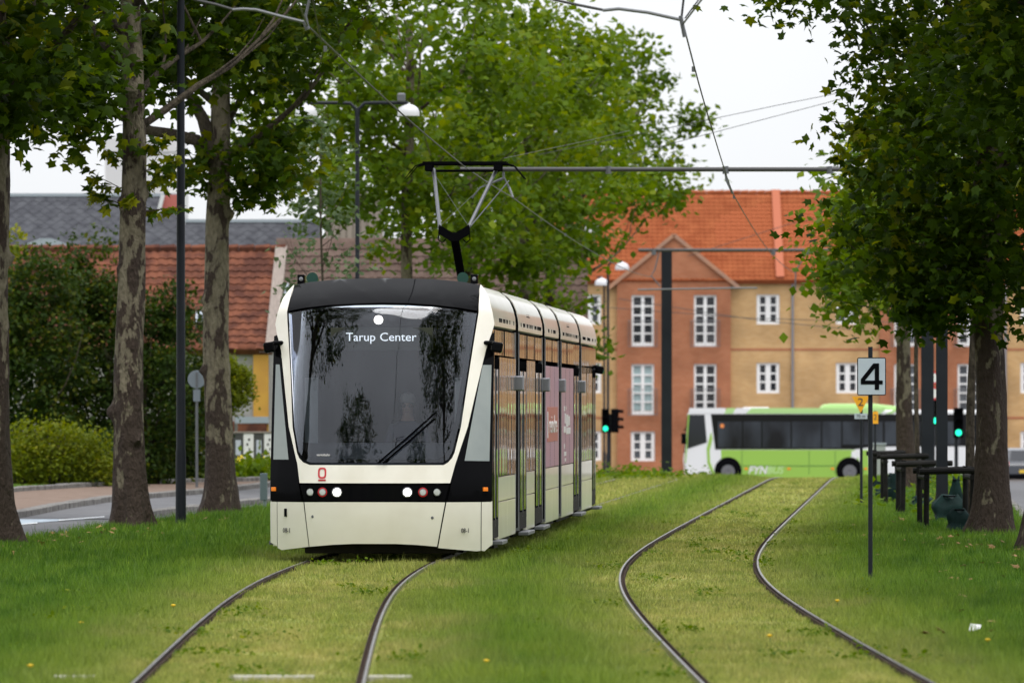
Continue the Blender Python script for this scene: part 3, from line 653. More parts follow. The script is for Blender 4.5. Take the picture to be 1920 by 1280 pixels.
# roof edge horns and lamps
for sx in (-1, 1):
    x = sx * .86; y = 1.75; z = 3.235
    MB().lathe([(.066, 0), (.06, .01), (.03, .1), (.02, .2)], 16, (x, y - .12, z), 'Y').build('horn', M['horn'], TR, smooth=True)
    b = MB().box(sx * .99 - .042, sx * .99 + .042, y - .12, y, z - .07, z + .04).build('roof_lamp', M['tblack'], TR, bevel=.006)
    MB().lathe([(.01, 0), (.024, .003), (.024, .02)], 12, (sx * .99, y - .128, z - .01), 'Y').build('lens', M['alu'], b)
# body sections
HW = 1.22
prof = [(1.22, 2.69), (1.222, 2.76), (1.215, 2.84), (1.19, 2.94), (1.15, 3.03), (1.09, 3.1), (1.02, 3.15)]
roofm = mat('roof_grey', (.1, .1, .105), .7)
for a, b, secno in ((None, 6.6, 0), (7.45, 13.75, 1), (14.6, 18.68, 2), (19.5, 25.55, 3), (26.4, 32.2, 4)):
    for sx in (-1, 1):
        mb = MB(); vs = []
        for x, z in prof:
            y0 = nose(1.22, min(z, 3.15)) + .03 if a is None else a
            for y in (y0, b): vs.append((sx * x, y, z))
        vs += [(sx * (x - .05), vs[2 * i + k][1], z - .02) for i, (x, z) in enumerate(prof) for k in (0, 1)]
        k = len(prof); fs = [(2 * i, 2 * i + 1, 2 * i + 3, 2 * i + 2) for i in range(k - 1)]
        fs += [(2 * k + 2 * i, 2 * k + 2 * i + 2, 2 * k + 2 * i + 3, 2 * k + 2 * i + 1) for i in range(k - 1)]
        fs += [(2 * i, 2 * i + 2, 2 * k + 2 * i + 2, 2 * k + 2 * i) for i in range(k - 1)] + [(2 * i + 1, 2 * k + 2 * i + 1, 2 * k + 2 * i + 3, 2 * i + 3) for i in range(k - 1)]
        fs += [(0, 2 * k, 2 * k + 1, 1)]
        mb.add(vs, fs); rf = mb.build('roof_fairing', M['cream'], TR, smooth=True)
        vb = MB(); y = (1.8 if a is None else a) + .5; rr = random.Random(secno)
        while y < b - .4:
            if rr.random() < .6: vb.obox((sx * 1.221, y, 2.765), (.012, .05, .045))
            y += .19
        if secno in (1, 3):
            for i in range(6):
                for j in range(5): vb.obox((sx * (1.2 - .012 * i), (a + b) / 2 - .8 + .16 * j + .1 * i, 2.9 - .02 + .028 * i), (.02, .1, .012), Matrix.Rotation(sx * -.5, 3, 'Y'))
        kind(vb.build('vent', M['matblack'], rf), 'stuff')
        if secno == 0:
            MB().box(sx * 1.215, sx * 1.225, 2.5, 2.52, 2.7, 3.0)
    y0 = 1.55 if a is None else a
    MB().prism([(-1.03, 3.14), (-.6, 3.2), (0, 3.22), (.6, 3.2), (1.03, 3.14), (1.0, 3.06), (-1.0, 3.06)], lambda u, z, d: (u, d, z), y0, b).build('roof', roofm, TR)
    MB().box(-1.17, 1.17, (1.3 if a is None else a), b, 2.655, 2.69).build('gutter', M['matblack'], TR)
    MB().box(-1.14, 1.14, (2.7 if a is None else a) + .02, b - .02, .24, 2.65).build('body_core', M['matblack'], TR)
    MB().box(-1.15, 1.15, (.75 if a is None else a) + .05, b - .05, .18, .26).build('underframe', M['dirty'], TR)
for y0, y1 in ((6.6, 7.45), (13.75, 14.6), (18.68, 19.5), (25.55, 26.4)):
    arc = [(x - .016, z - .014) for x, z in prof]; poly = [(1.2, .3)] + arc + [(-x, z) for x, z in arc[::-1]] + [(-1.2, .3)]
    y = (y0 + y1) / 2; mb = MB(); mb.prism(poly, lambda u, z, d: (u, d, z), y0 - .02, y1 + .02); n = 6
    for k in range(n):
        yy = lerp(y0, y1, (k + .5) / n); mb.prism([(x * 1.008, z + (.008 if z > 1 else 0)) for x, z in poly], lambda u, z, d: (u, d, z), yy - .03, yy + .03)
    mb.build('bellows', M['rubber'], TR)
    for sx in (-1, 1):
        MB().box(min(sx * 1.2, sx * 1.305), max(sx * 1.2, sx * 1.305), y - .16, y + .02, 1.96, 2.14).build('sensor_box', M['alu'], TR, bevel=.015)
        for yy in (y0 - .02, y1 - .012): MB().box(min(sx * 1.17, sx * 1.2245), max(sx * 1.17, sx * 1.2245), yy, yy + .03, .26, 2.66).build('edge_strip', M['alu'], TR)
def sbox(name, m, sx, y0, y1, z0, z1, off=0, th=.05, parent=TR, bevel=.004):
    x0 = sx * (HW + off - th); x1 = sx * (HW + off)
    return MB().box(min(x0, x1), max(x0, x1), y0, y1, z0, z1).build(name, m, parent, bevel=bevel)
rpn = random.Random(77)
def pane(name, sx, y0, y1, z0, z1):
    return MB().obox((0, 0, 0), (.04, y1 - y0, z1 - z0), Matrix.Rotation(rpn.uniform(-.006, .006), 3, 'Z') @ Matrix.Rotation(rpn.uniform(-.004, .004), 3, 'Y')).build(name, M['sglass'], TR, loc=(sx * (HW - .018), (y0 + y1) / 2, (z0 + z1) / 2))
def door(sx, y0, y1):
    d = sbox('door', M['matblack'], sx, y0, y1, .27, 2.32, off=.0, th=.06)
    mid = (y0 + y1) / 2
    leaves = [(y0 + .07, mid - .04), (mid + .04, y1 - .07)] if y1 - y0 > 1.3 else [(y0 + .08, y1 - .08)]
    for u, v in leaves: sbox('door_glass', M['sglass'], sx, u + .2, v - .12, .5, 2.2, off=.003, th=.012, parent=d)
    for u, v in leaves: sbox('door_pillar', M['alu'], sx, v + .03, v + .06, .4, 2.2, off=.003, th=.012, parent=d)
    sbox('door_sill', M['dirty'], sx, y0 + .05, y1 - .05, .27, .48, off=.003, th=.012, parent=d)
    MB().box(min(sx * 1.2, sx * 1.33), max(sx * 1.2, sx * 1.33), y0 + .1, y1 - .1, .2, .245).build('door_step', M['dirty'] if 0 else M['greymetal'], d, bevel=.008)
    sbox('door_header', M['matblack'], sx, y0 + .02, y1 - .02, 2.23, 2.31, off=.004, th=.02, parent=d)
def bay(sx, y0, y1, mode='glass', seam=.67):
    if mode == 'glass':
        n = max(1, round((y1 - y0) / 1.6)); stp = (y1 - y0) / n
        for i in range(n): pane('side_window', sx, y0 + i * stp + .05, y0 + (i + 1) * stp - .05, .965, 2.34)
    else:
        ad = sbox('advert_panel', M['pink'], sx, y0 + .01, y1 - .01, .965, 2.30, off=.004)
        n = max(1, round((y1 - y0) / 1.3)); stp = (y1 - y0) / n
        for i in range(1, n): sbox('panel_joint', M['dkprint'], sx, y0 + i * stp - .006, y0 + i * stp + .006, .97, 2.295, off=.006, th=.004, parent=ad)
        if sx > 0 and mode == 'pink1':
            sbox('advert_block', M['orangead'], sx, y0 + .5, y1 - .4, 1.3, 1.76, off=.008, th=.006, parent=ad)
            text('lettering', 'reindre', .34, M['whiteprint'], ad, (HW + .012, (y0 + y1) / 2 + .1, 1.52), (R(90), 0, R(90)), width=2.4)
            sbox('advert_bar', M['whiteprint'], sx, y0 + .42, y0 + .6, 1.35, 1.7, off=.014, th=.008, parent=ad)
        if sx > 0 and mode == 'pink2':
            for i, (u, v, z0, z1) in enumerate(((.8, 1.1, 1.72, 1.8), (1.4, 1.55, 1.74, 1.8), (1.0, 1.35, 1.55, 1.7), (1.5, 2.1, 1.5, 1.68), (2.2, 2.7, 1.52, 1.66), (.7, 1.3, 1.42, 1.52), (1.5, 2.9, 1.4, 1.5), (.8, 1.0, 1.2, 1.28), (.8, 1.5, 1.1, 1.17), (1.0, 1.4, 1.02, 1.08))):
                sbox('advert_print', M['whiteprint'], sx, y0 + u, y0 + v, z0 - .02, z1 - .03, off=.008, th=.006, parent=ad)
    sbox('lower_panel', M['cream'], sx, y0 + .006, y1 - .006, seam + .006, .955)
    n = max(1, round((y1 - y0) / 2.2)); stp = (y1 - y0) / n
    for i in range(n): sbox('lower_panel', M['cream'], sx, y0 + i * stp + .006, y0 + (i + 1) * stp - .006, .24, seam - .004)
for sx in (-1, 1):
    # strip between the nose and the first door
    for name, m, z0, z1 in (('corner_side', M['tblack'], .71, 2.56), ('corner_skirt', M['cream'], .2, .70)):
        mb = MB(); zz = [z0 + (z1 - z0) * i / 8 for i in range(9)]; vs = []
        for z in zz: vs += [(sx * 1.222, nose(1.22, z) + .02, z), (sx * 1.222, 1.18, z), (sx * 1.18, 1.18, z), (sx * 1.18, nose(1.22, z) + .02, z)]
        mb.add(vs, [(4 * i + j, 4 * i + (j + 1) % 4, 4 * i + 4 + (j + 1) % 4, 4 * i + 4 + j) for i in range(8) for j in range(4)] + [(0, 1, 2, 3), (32, 33, 34, 35)]); mb.build(name, m, TR)
    door(sx, 1.2, 2.55); bay(sx, 2.6, 6.58)
    door(sx, 7.5, 9.4); bay(sx, 9.45, 11.6); door(sx, 11.65, 13.7)
    bay(sx, 14.62, 18.66, 'pink1')
    bay(sx, 19.52, 23.5, 'pink2'); door(sx, 23.55, 25.5)
    bay(sx, 26.42, 30.4); door(sx, 30.45, 31.75)
    for a, b in ((1.2, 6.58), (7.47, 13.73), (14.62, 18.66), (19.52, 25.53), (26.42, 32.0)):
        n = max(1, round((b - a) / 2.3)); stp = (b - a) / n
        for i in range(n): pane('upper_panel', sx, a + i * stp + .01, a + (i + 1) * stp - .01, 2.36, 2.645)
MB().box(-1.21, 1.21, 32.0, 32.3, .22, 2.62).build('rear_end', M['tblack'], TR, bevel=.1)
# bogies and wheels
wheel = MB().lathe([(.05, -.1), (.2, -.09), (.27, -.06), (.3, -.05), (.3, .05), (.33, .055), (.33, .075), (.1, .08)], 24, (0, 0, 0), 'X').mesh('wheel', M['dirty'], True)
for y in (3.9, 16.6, 29.2):
    bg_ = MB(); 
    for sx in (-1, 1): bg_.box(sx * .92 - .06, sx * .92 + .06, y - 1.35, y + 1.35, .26, .4); bg_.box(sx * 1.02 - .1, sx * 1.02 + .1, y - .4, y + .4, .12, .24); bg_.box(sx * 1.05 - .09, sx * 1.05 + .09, y - 1.5, y - 1.2, .16, .36)
    bg_.box(-.9, .9, y - .2, y + .2, .24, .38); b = bg_.build('bogie', M['dirty'], TR)
    for dy in (-.9, .9):
        for sx in (-1, 1): link('wheel', wheel, b, Matrix.Translation((sx * .74, y + dy, .38)) @ Matrix.Rotation(0 if sx < 0 else math.pi, 4, 'Z'))
MB().box(-.85, .85, .35, 1.1, .12, .26).build('rail_guard', M['dirty'], TR, bevel=.02)
# pantograph
pb = (0, 17.0, 3.2); 
mb = MB(); mb.box(-.55, .55, 17.0, 18.4, 3.21, 3.29); mb.build('pantograph_base', M['matblack'], TR)
mb = MB(); mb.tube([(.0, 17.5, 3.28), (-.03, 15.6, 4.02)], .055, 10); mb.build('lower_arm', M['matblack'], TR)
knee = Vector((-.03, 15.6, 4.05))
mb = MB(); mb.prism([(-.2, .12), (0, .0), (.2, .12), (.21, .0), (.05, -.1), (-.05, -.1), (-.21, .0)], lambda a, b, d: (knee.x + a, knee.y + d, knee.z + b), -.05, .05)
for s in (-1, 1): mb.tube([(knee.x + s * .2, knee.y, knee.z), (knee.x + s * .21, knee.y, knee.z - .08), (knee.x + s * .16, knee.y, knee.z - .12), (knee.x + s * .11, knee.y, knee.z - .07)], .009, 6)
mb.build('knee_bracket', M['matblack'], TR)
ht = 4.93
for s in (-1, 1): MB().tube([(knee.x + s * .19, knee.y, knee.z + .08), (.06 + s * .42, 16.6, ht)], .025, 8).build('upper_arm', M['greymetal'], TR, smooth=True)
mb = MB(); mb.tube([(knee.x - .19, knee.y, knee.z + .1), (.48, 16.6, ht - .05)], .0025, 5); mb.tube([(knee.x + .19, knee.y, knee.z + .1), (-.36, 16.6, ht - .05)], .0025, 5); mb.tube([(knee.x + .22, knee.y, knee.z + .1), (.64, 16.7, ht - .15)], .008, 5); mb.build('tension_rod', M['greymetal'], TR)
mb = MB()
for y in (16.45, 16.85): mb.tube([(-.74, y, ht + .06 - .19), (-.6, y, ht + .06 - .02), (-.5, y, ht + .07), (.62, y, ht + .07), (.72, y, ht + .04), (.86, y, ht - .13)], [.007, .009, .014, .014, .009, .007], 6); mb.box(-.5, .62, y - .03, y + .03, ht + .065, ht + .1)
mb.tube([(-.4, 16.6, ht - .02), (.52, 16.6, ht - .02)], .018, 6)
for x in (-.42, .5): mb.box(x - .05, x + .05, 16.42, 16.88, ht - .02, ht + .06)
mb.build('collector_head', M['matblack'], TR)

# the driver: one body, seated, hands on the desk
def human(name, label, loc, rz, parent=None):
    root = thing(name, label, 'person', loc, rz)
    vs = [(0, 0, 0), (0, .0, .22), (0, .01, .42), (0, .01, .52), (0, -.02, .62), (0, -.03, .74)]; rd = [.15, .14, .15, .06, .075, .08]
    ed = [(0, 1), (1, 2), (2, 3), (3, 4), (4, 5)]
    def add(p, r, to): vs.append(p); rd.append(r); ed.append((to, len(vs) - 1)); return len(vs) - 1
    for s in (-1, 1):
        i = add((s * .17, .01, .44), .07, 2); i = add((s * .25, -.08, .2), .048, i); i = add((s * .2, -.36, .2), .036, i); h = add((s * .18, -.45, .2), .034, i)
        for k, (dx, ln) in enumerate(((-.03, .07), (-.01, .085), (.01, .08), (.028, .065))): j = add((s * .18 + dx, -.5, .205), .011, h); add((s * .18 + dx * 1.2, -.45 - ln - .02, .185), .009, j)
        j = add((s * .14, -.47, .2), .012, h); add((s * .12, -.51, .19), .01, j)
        i = add((s * .1, -.05, 0), .09, 0); i = add((s * .12, -.45, .02), .065, i); i = add((s * .12, -.42, -.42), .045, i); add((s * .12, -.56, -.45), .04, i)
    me = bpy.data.meshes.new('body'); me.from_pydata(vs, ed, []); o = link('body', me, root)
    sm = o.modifiers.new('skin', 'SKIN'); o.modifiers.new('sub', 'SUBSURF').render_levels = 2; o.modifiers['sub'].levels = 2
    for i, sv in enumerate(me.skin_vertices[0].data): sv.radius = (rd[i], rd[i] * (.8 if i < 3 else 1)); sv.use_root = i == 0
    bpy.context.view_layer.update(); dg = bpy.context.evaluated_depsgraph_get(); m2 = bpy.data.meshes.new_from_object(o.evaluated_get(dg))
    m2.materials.clear(); m2.materials.append(M['navy']); m2.materials.append(M['skin'])
    for p in m2.polygons:
        z, y = p.center.z, p.center.y; p.material_index = 1 if z > .53 or (y < -.42 and z > .1) else 0
    # shape the head: narrower face, chin, brow
    for v in m2.vertices:
        if v.co.z > .58:
            t = v.co.z; v.co.x *= .92 if t > .66 else .85; v.co.z += max(0, (t - .7)) * .5
    m2.shade_smooth(); o.modifiers.clear(); o.data = m2
    mb = MB(); mb.lathe([(.086, -.03), (.088, .02), (.07, .065), (.03, .085), (.004, .09)], 14, (0, .012, .765)); mb.build('hair', M['hair'], root, smooth=True)
    for s in (-1, 1): MB().lathe([(.002, -.01), (.011, -.005), (.011, .01)], 10, (s * .032, -.108, .70), 'Y').build('eye', M['dkprint'], root)
    mb = MB(); mb.tube([(0, -.11, .705), (0, -.128, .67), (0, -.112, .66)], [.01, .014, .008], 8); mb.build('nose', M['skin'], root, smooth=True)
    mb = MB()
    for s in (-1, 1):
        mb.tube([(s * .034 + .024 * math.cos(a * .785), -.119, .7 + .018 * math.sin(a * .785)) for a in range(9)], .003, 5); mb.tube([(s * .058, -.118, .702), (s * .085, -.02, .702)], .003, 5)
    mb.tube([(-.01, -.12, .702), (.01, -.12, .702)], .003, 5); mb.build('glasses', M['matblack'], root)
    MB().tube([(-.025, -.1, .63), (0, -.108, .628), (.025, -.1, .63)], [.003, .006, .003], 6).build('mouth', M['redlens'] if 0 else mat('lips', (.4, .18, .15), .6), root)
    return root
drv_loc = Matrix.Translation(Vector((-1.5, 86, 0))) @ Matrix.Rotation(-math.atan(HEAD), 4, 'Z') @ Vector((.23, 1.62, 1.08))
human('person', 'driver with glasses and dark uniform seated behind the tram windscreen', drv_loc, -math.atan(HEAD))
# ================================================================== trees
def trunk_mesh(seed, h, r0, r1, m, knots=6, flare=1.55, lean=(0, 0)):
    rg = random.Random(seed); n = 30; rows = int(h / .075); ph = [rg.uniform(0, 6.28) for _ in range(6)]
    kn = [(rg.uniform(0, 6.28), rg.uniform(1.2, min(h, 6.5)), rg.uniform(.05, .11), rg.uniform(.05, .12)) for _ in range(knots)]
    b = MB(); vs = []
    for i in range(rows + 1):
        z = h * i / rows - .08; t = max(0, z) / h; rr = lerp(r0, r1, t ** .8) * (1 + (flare - 1) * math.exp(-max(z, 0) / .38))
        cx = lean[0] * t + .04 * math.sin(z * .9 + ph[0]); cyy = lean[1] * t + .04 * math.sin(z * .7 + ph[1])
        if z < .4: cx *= max(z, 0) / .4; cyy *= max(z, 0) / .4
        for j in range(n):
            a = 2 * math.pi * j / n
            f = 1 + .05 * math.sin(2 * a + ph[2] + z * .8) + .035 * math.sin(5 * a + ph[3] + z * 2.1) + .03 * math.sin(3 * a - z * 3.3 + ph[4])
            f += .17 * math.exp(-max(z, 0) / .25) * math.sin(5 * a + ph[5]) + .05 * math.exp(-max(z, 0) / .5) * math.sin(9 * a + ph[1])
            f += .018 * math.sin(13 * a + z * 4.3 + ph[0]) * math.sin(z * 7.1 + 4 * a) + .012 * math.sin(11 * a - z * 11 + ph[2]); d = 0
            for ka, kz, kr, kh in kn:
                da = (a - ka + math.pi) % (2 * math.pi) - math.pi; d += kh * math.exp(-((da * rr) ** 2 + (z - kz) ** 2) / (kr * kr))
            vs.append((cx + (rr * f + d) * math.cos(a), cyy + (rr * f + d) * math.sin(a), z))
    fs = [(i * n + j, i * n + (j + 1) % n, (i + 1) * n + (j + 1) % n, (i + 1) * n + j) for i in range(rows) for j in range(n)] + [tuple(range(rows * n, rows * n + n))]
    b.add(vs, fs); return b.mesh('trunk', m, True)
def limb_path(p0, d, ln, rg, rise=.35, k=6):
    pts = [Vector(p0)]; d = Vector(d).normalized()
    for i in range(k):
        d = (d + Vector((rg.uniform(-.22, .22), rg.uniform(-.22, .22), rg.uniform(-.1, .2) + rise * .18))).normalized(); pts.append(pts[-1] + d * (ln / k))
    return pts
def limbs(tree, seed, z0, z1, n, ln, m, r=.09, custom=()):
    rg = random.Random(seed); ends = []
    for i in range(n):
        a = 2 * math.pi * i / n * 1.62 + rg.uniform(-.4, .4); z = lerp(z0, z1, (i + .5) / n)
        p = limb_path((0, 0, z), (math.cos(a), math.sin(a), rg.uniform(.25, .7)), ln * rg.uniform(.75, 1.1), rg)
        mb = MB(); mb.tube(p, [r * (1 - .82 * k / 6) for k in range(7)], 8)
        for t in (2, 3, 4):
            q_ = limb_path(p[t], (p[t + 1] - p[t]).normalized() + Vector((rg.uniform(-.9, .9), rg.uniform(-.9, .9), rg.uniform(-.2, .5))), ln * .45, rg, k=4); mb.tube(q_, [r * .4 * (1 - .8 * k / 4) for k in range(5)], 6)
        mb.build('limb', m, tree, smooth=True)
    for pth, rr in custom:
        mb = MB(); mb.tube(pth, rr, 10); mb.build('limb', m, tree, smooth=True)
LEAF1 = {}
def sprig(tree, p0, d, ln, nl, seed, size=.17, lm=None):
    rg = random.Random(seed); pts = limb_path(p0, d, ln, rg, rise=.1, k=5)
    tw = MB().tube(pts, [.008, .007, .006, .005, .004, .003], 5).build('twig', BARKD, tree)
    for i in range(nl):
        t = rg.uniform(.25, 1) * 4.99; k = int(t); c = pts[k].lerp(pts[k + 1], t - k); kk = rg.randrange(4)
        if kk not in LEAF1:
            rng = np.random.default_rng(kk); v, f, nk = leaf_arrays(np.zeros((1, 3)), np.ones(1), LOBED, rng, .01, .5); LEAF1[kk] = np_mesh('leaf', v, f, lm or M['leafA'], np.full(nk, [.25, .5, .75, .95][kk]))
        o = link('leaf', LEAF1[kk], tw); s = size * rg.uniform(.7, 1.25)
        o.location = c + Vector((rg.uniform(-.05, .05), rg.uniform(-.05, .05), rg.uniform(-.06, .02))); o.scale = (s, s, s); o.rotation_euler = (rg.gauss(0, .5), rg.gauss(.3, .5), rg.uniform(0, 6.28))
def tree(label, X, D, seed, blobs, r0=.27, h=10, size=.17, tpl=None, lm='leafA', bark=None, group='plane trees lining the tramway', lim=(5.5, 9, 8, 3.4), per=45, sd=.3, knots=6, lean=(0, 0), custom=(), name='plane_tree', flare=1.55, tilt=.6):
    t = thing(name, label, 'tree', (X, D, gz(D)), 0, group)
    bk = bark or BARK[seed % 5]
    link('trunk', trunk_mesh(seed, h, r0, r0 * .45, bk, knots, flare, lean), t)
    if lim: limbs(t, seed + 50, lim[0], lim[1], lim[2], lim[3], bk if bark else BARKD, r=r0 * .25, custom=custom)
    if blobs:
        o = link('crown', foliage('crown', blobs, size, tpl or SIMPLE, M[lm], seed, per, sd, tilt), t); kind(o, 'stuff')
    return t
t1 = tree('mottled plane tree at the roadside, closest of the trunks by the asphalt road', -6.64, 98, 11, [(-.7, 0, 8.6, 2.7, 3.8, 3.2, 6500), (.2, -.5, 6.2, 1.4, 1.6, .8, 1000), (-.9, -.4, 6.0, 1.6, 2, .8, 1300)], r0=.29, tpl=LOBED, knots=8, size=.2)
t2 = tree('mottled plane tree with leafy sprigs low on its trunk beside the dark pole', -5.5, 111, 12, [(-1.5, 0.4, 8.7, 2.0, 2.6, 2.8, 3800), (.4, 3.1, 9.0, 3.4, 2.2, 3.1, 6800), (-1.3, -.4, 6.3, 1.5, 1.4, .8, 1300), (.9, 2.4, 7.2, 1.2, 1.1, .6, 600)], r0=.25, tpl=LOBED, knots=12, size=.2)
rg = random.Random(4)
for i in range(16):
    a = rg.uniform(0, 6.28); z = rg.uniform(4.45, 5.6); sprig(t2, (.18 * math.cos(a), .18 * math.sin(a), z), (math.cos(a), math.sin(a), rg.uniform(-.1, .5)), rg.uniform(.45, .85), 13, 100 + i, .18)
cust = [([(-.1, 0, 5.7), (-.35, -.1, 6.05), (-.75, -.1, 6.15), (-1.1, -.1, 6.2), (-1.4, -.1, 6.35), (-1.9, -.1, 6.6)], [.11, .1, .09, .085, .075, .05]),
        ([(-.1, 0, 5.9), (-.25, 0, 6.4), (-.45, 0, 6.75), (-.85, -.1, 7.1), (-1.3, -.2, 7.5)], [.12, .1, .08, .06, .04])]
t3 = tree('plane tree with crooked bare limbs between the dark pole and the tram', -4.74, 124, 13, [(-.2, 0, 9.7, 3.5, 4.2, 2.7, 7000), (.5, -.2, 5.6, 1.15, 1.0, .55, 650), (1.2, 0, 8.3, 1.5, 1.6, 1.0, 1100), (-1.3, -.2, 7.5, 1.2, 1.2, .5, 500), (.9, 0, 6.9, .7, .8, .5, 300), (1.2, 0, 5.9, .9, 1, .5, 450)], r0=.255, tpl=LOBED, custom=cust, knots=12, size=.2)
for i in range(5):
    a = rg.uniform(0, 6.28); sprig(t3, (.18 * math.cos(a), .18 * math.sin(a), rg.uniform(4.9, 5.4)), (math.cos(a), math.sin(a), .2), .7, 9, 300 + i, .17)
tr1 = tree('big dark plane tree whose leaves hang low behind the number four sign', 6.53, 105, 21, [(.25, 0, 5.6, 2.15, 2.8, 2.6, 9500), (0, 0, 9.2, 3.8, 4, 3, 9000), (-1.0, -.6, 3.9, 1.15, 1.0, .9, 1500), (-.7, -.5, 3.2, 1.2, .9, .5, 700)], r0=.25, tpl=LOBED, lim=(4.6, 9, 8, 2.6), knots=4)
for i in range(10):
    sprig(tr1, (-1.3 + rg.uniform(-.4, .6), -.8, rg.uniform(3.0, 5.6)), (-1, -.2, rg.uniform(-.2, .5)), .75, 10, 400 + i, .2)
tr0 = tree('plane tree trunk cut by the edge of the view, nearest to the sign post', 6.48, 93, 22, [(.2, 0, 6.7, 1.9, 2.4, 2.0, 5200), (0, 0, 9.6, 4.0, 4.2, 3.0, 8500)], r0=.26, tpl=LOBED, lim=(5.2, 9, 7, 2.8), lean=(.25, 0))
# the lit crowns behind the tram
tree('bright green plane tree right behind the double street lamp', -2.2, 163, 31, [(0, 0, 8.4, 3.9, 4.2, 3.2, 6600), (.8, -.6, 5.6, 1.5, 1.2, .9, 900), (-1.9, 0, 7.4, 1.9, 1.5, 1.6, 1400)], r0=.17, lm='leafB', per=75, sd=.36, size=.2, bark=BARK[1])
tree('bright green plane tree behind the raised pantograph', -.98, 176, 32, [(0, 0, 8.2, 4.1, 4.2, 3.4, 7200), (.9, -.5, 5.3, 1.3, 1.2, .9, 900)], r0=.16, lm='leafB', per=75, sd=.36, size=.2, bark=BARK[4])
tree('bright green plane tree with a forked leaning trunk over the tram roof', 0, 189, 33, [(-.3, 0, 8.6, 3.8, 4.2, 3.0, 6000), (1.3, -.4, 5.9, 1.2, 1.2, .8, 700)], r0=.21, lm='leafB', per=75, sd=.36, size=.21, bark=BARK[1], lean=(.5, 0))
tree('bright green plane tree with low twigs touching the tram roof line', .97, 202, 34, [(-.4, 0, 8.5, 3.5, 4.0, 2.6, 5000), (0, 0, 4.8, .8, 1, 1.3, 800), (.8, 0, 3.5, .7, .8, .9, 300)], r0=.19, lm='leafB', per=75, sd=.36, size=.21, bark=BARK[2])
tree('farthest of the bright plane trees, in front of the orange roof', 1.9, 216, 35, [(.1, 0, 9.7, 3.5, 4.0, 2.1, 4300), (2.3, 0, 7.9, 1.4, 1.3, .45, 480), (-1.2, 0, 6.6, 1.3, 1.5, 1.0, 700), (0, 0, 11.2, 2.2, 2.5, 1.8, 2500)], r0=.18, lm='leafB', per=75, sd=.36, size=.21, bark=BARK[3])
# right-hand row farther off
tree('young plane tree in the farthest stake frame', 8.35, 163, 41, [(-.4, 0, 4.9, 1.5, 1.6, 1.3, 2600), (.6, 0, 6.6, 2.2, 2.2, 1.6, 3200)], r0=.2, h=7, lim=(3.6, 6, 6, 1.6), bark=BARK[1], lm='leafB', group='trees in the verge beside the street')
tree('slim young tree in the nearest stake frame', 6.75, 112.5, 42, [(-.3, 0, 5.6, 1.3, 1.3, 1.3, 1500)], r0=.075, h=6.5, lim=(3.6, 5.5, 5, 1.2), flare=1.15, knots=0, bark=BARKD, group='trees in the verge beside the street')
tree('slim lichen spotted young tree in the second stake frame', 7.0, 126, 43, [(-.5, 0, 4.9, 1.4, 1.3, 1.5, 2400)], r0=.06, h=6.5, lim=(3.2, 5.5, 5, 1.2), flare=1.15, knots=0, bark=BARKD, lm='leafB', group='trees in the verge beside the street')
tree('thin sapling in the third stake frame beside the dark mast', 7.35, 139, 44, [(-.6, 0, 4.4, 1.3, 1.2, 1.5, 2400)], r0=.05, h=6, lim=(2.9, 5.2, 5, 1.1), flare=1.15, knots=0, bark=BARKD, lm='leafB', group='trees in the verge beside the street')
# trees beside and behind the photographer: they shade the track and show in the windscreen
ga = 'plane trees lining the tramway'
tl0 = tree('plane tree by the road before the first visible trunk', -7.75, 84.5, 51, [(.6, 0, 10.2, 4.4, 4.4, 4.1, 10500)], r0=.3, tpl=SIMPLE)
tl1 = tree('plane tree on the street side nearer than the sign post', 6.1, 80, 52, [(0, 0, 10.3, 4.2, 4.2, 3.9, 10000)], r0=.28, tpl=LOBED)
for src, X, D, rz, lab in ((tl0, -8.4, 70, 1.2, 'plane tree on the road side, second before the first visible trunk'), (tl1, 6.2, 66, 2.2, 'plane tree on the street side, second nearer than the sign post'), (tl0, -9, 55, 2.4, 'plane tree on the road side, level with the foreground rails'),
                           (tl1, 6.4, 52, .7, 'plane tree on the street side, level with the foreground rails'), (tl0, -9, 38, 3.9, 'plane tree on the road side, just ahead of the viewpoint'), (tl1, 6.6, 37, 4.4, 'plane tree on the street side, just ahead of the viewpoint')):
    c = copy_tree(src); c.location = (X, D, 0); c.rotation_euler = (0, 0, rz); c['label'] = lab
# far tree above the orange roof
tree('distant dark tree rising behind the orange roof ridge', 10.0, 372, 61, [(-.9, 0, 12.4, 1.7, 2, 1.3, 900), (1.6, 0, 11.8, 1.3, 1.5, 1.2, 650), (0, 0, 9.5, 3.2, 3, 2.4, 1500)], r0=.3, h=9, size=.35, lm='leafC', group='far trees', lim=None, bark=BARKD, name='distant_tree')
# young poplar in front of the lamp
tp = tree('sparse grey green poplar sapling in front of the double lamp', -3.45, 140, 62, [(0, 0, 4.2, .95, .7, 1.5, 620), (0, 0, 6.2, .6, .5, 1.2, 260)], r0=.035, h=6.8, size=.13, lm='leafE', group='saplings', lim=(2.6, 6, 9, 1.3), per=14, sd=.16, knots=0, bark=BARKD, flare=1.1, name='poplar_sapling')

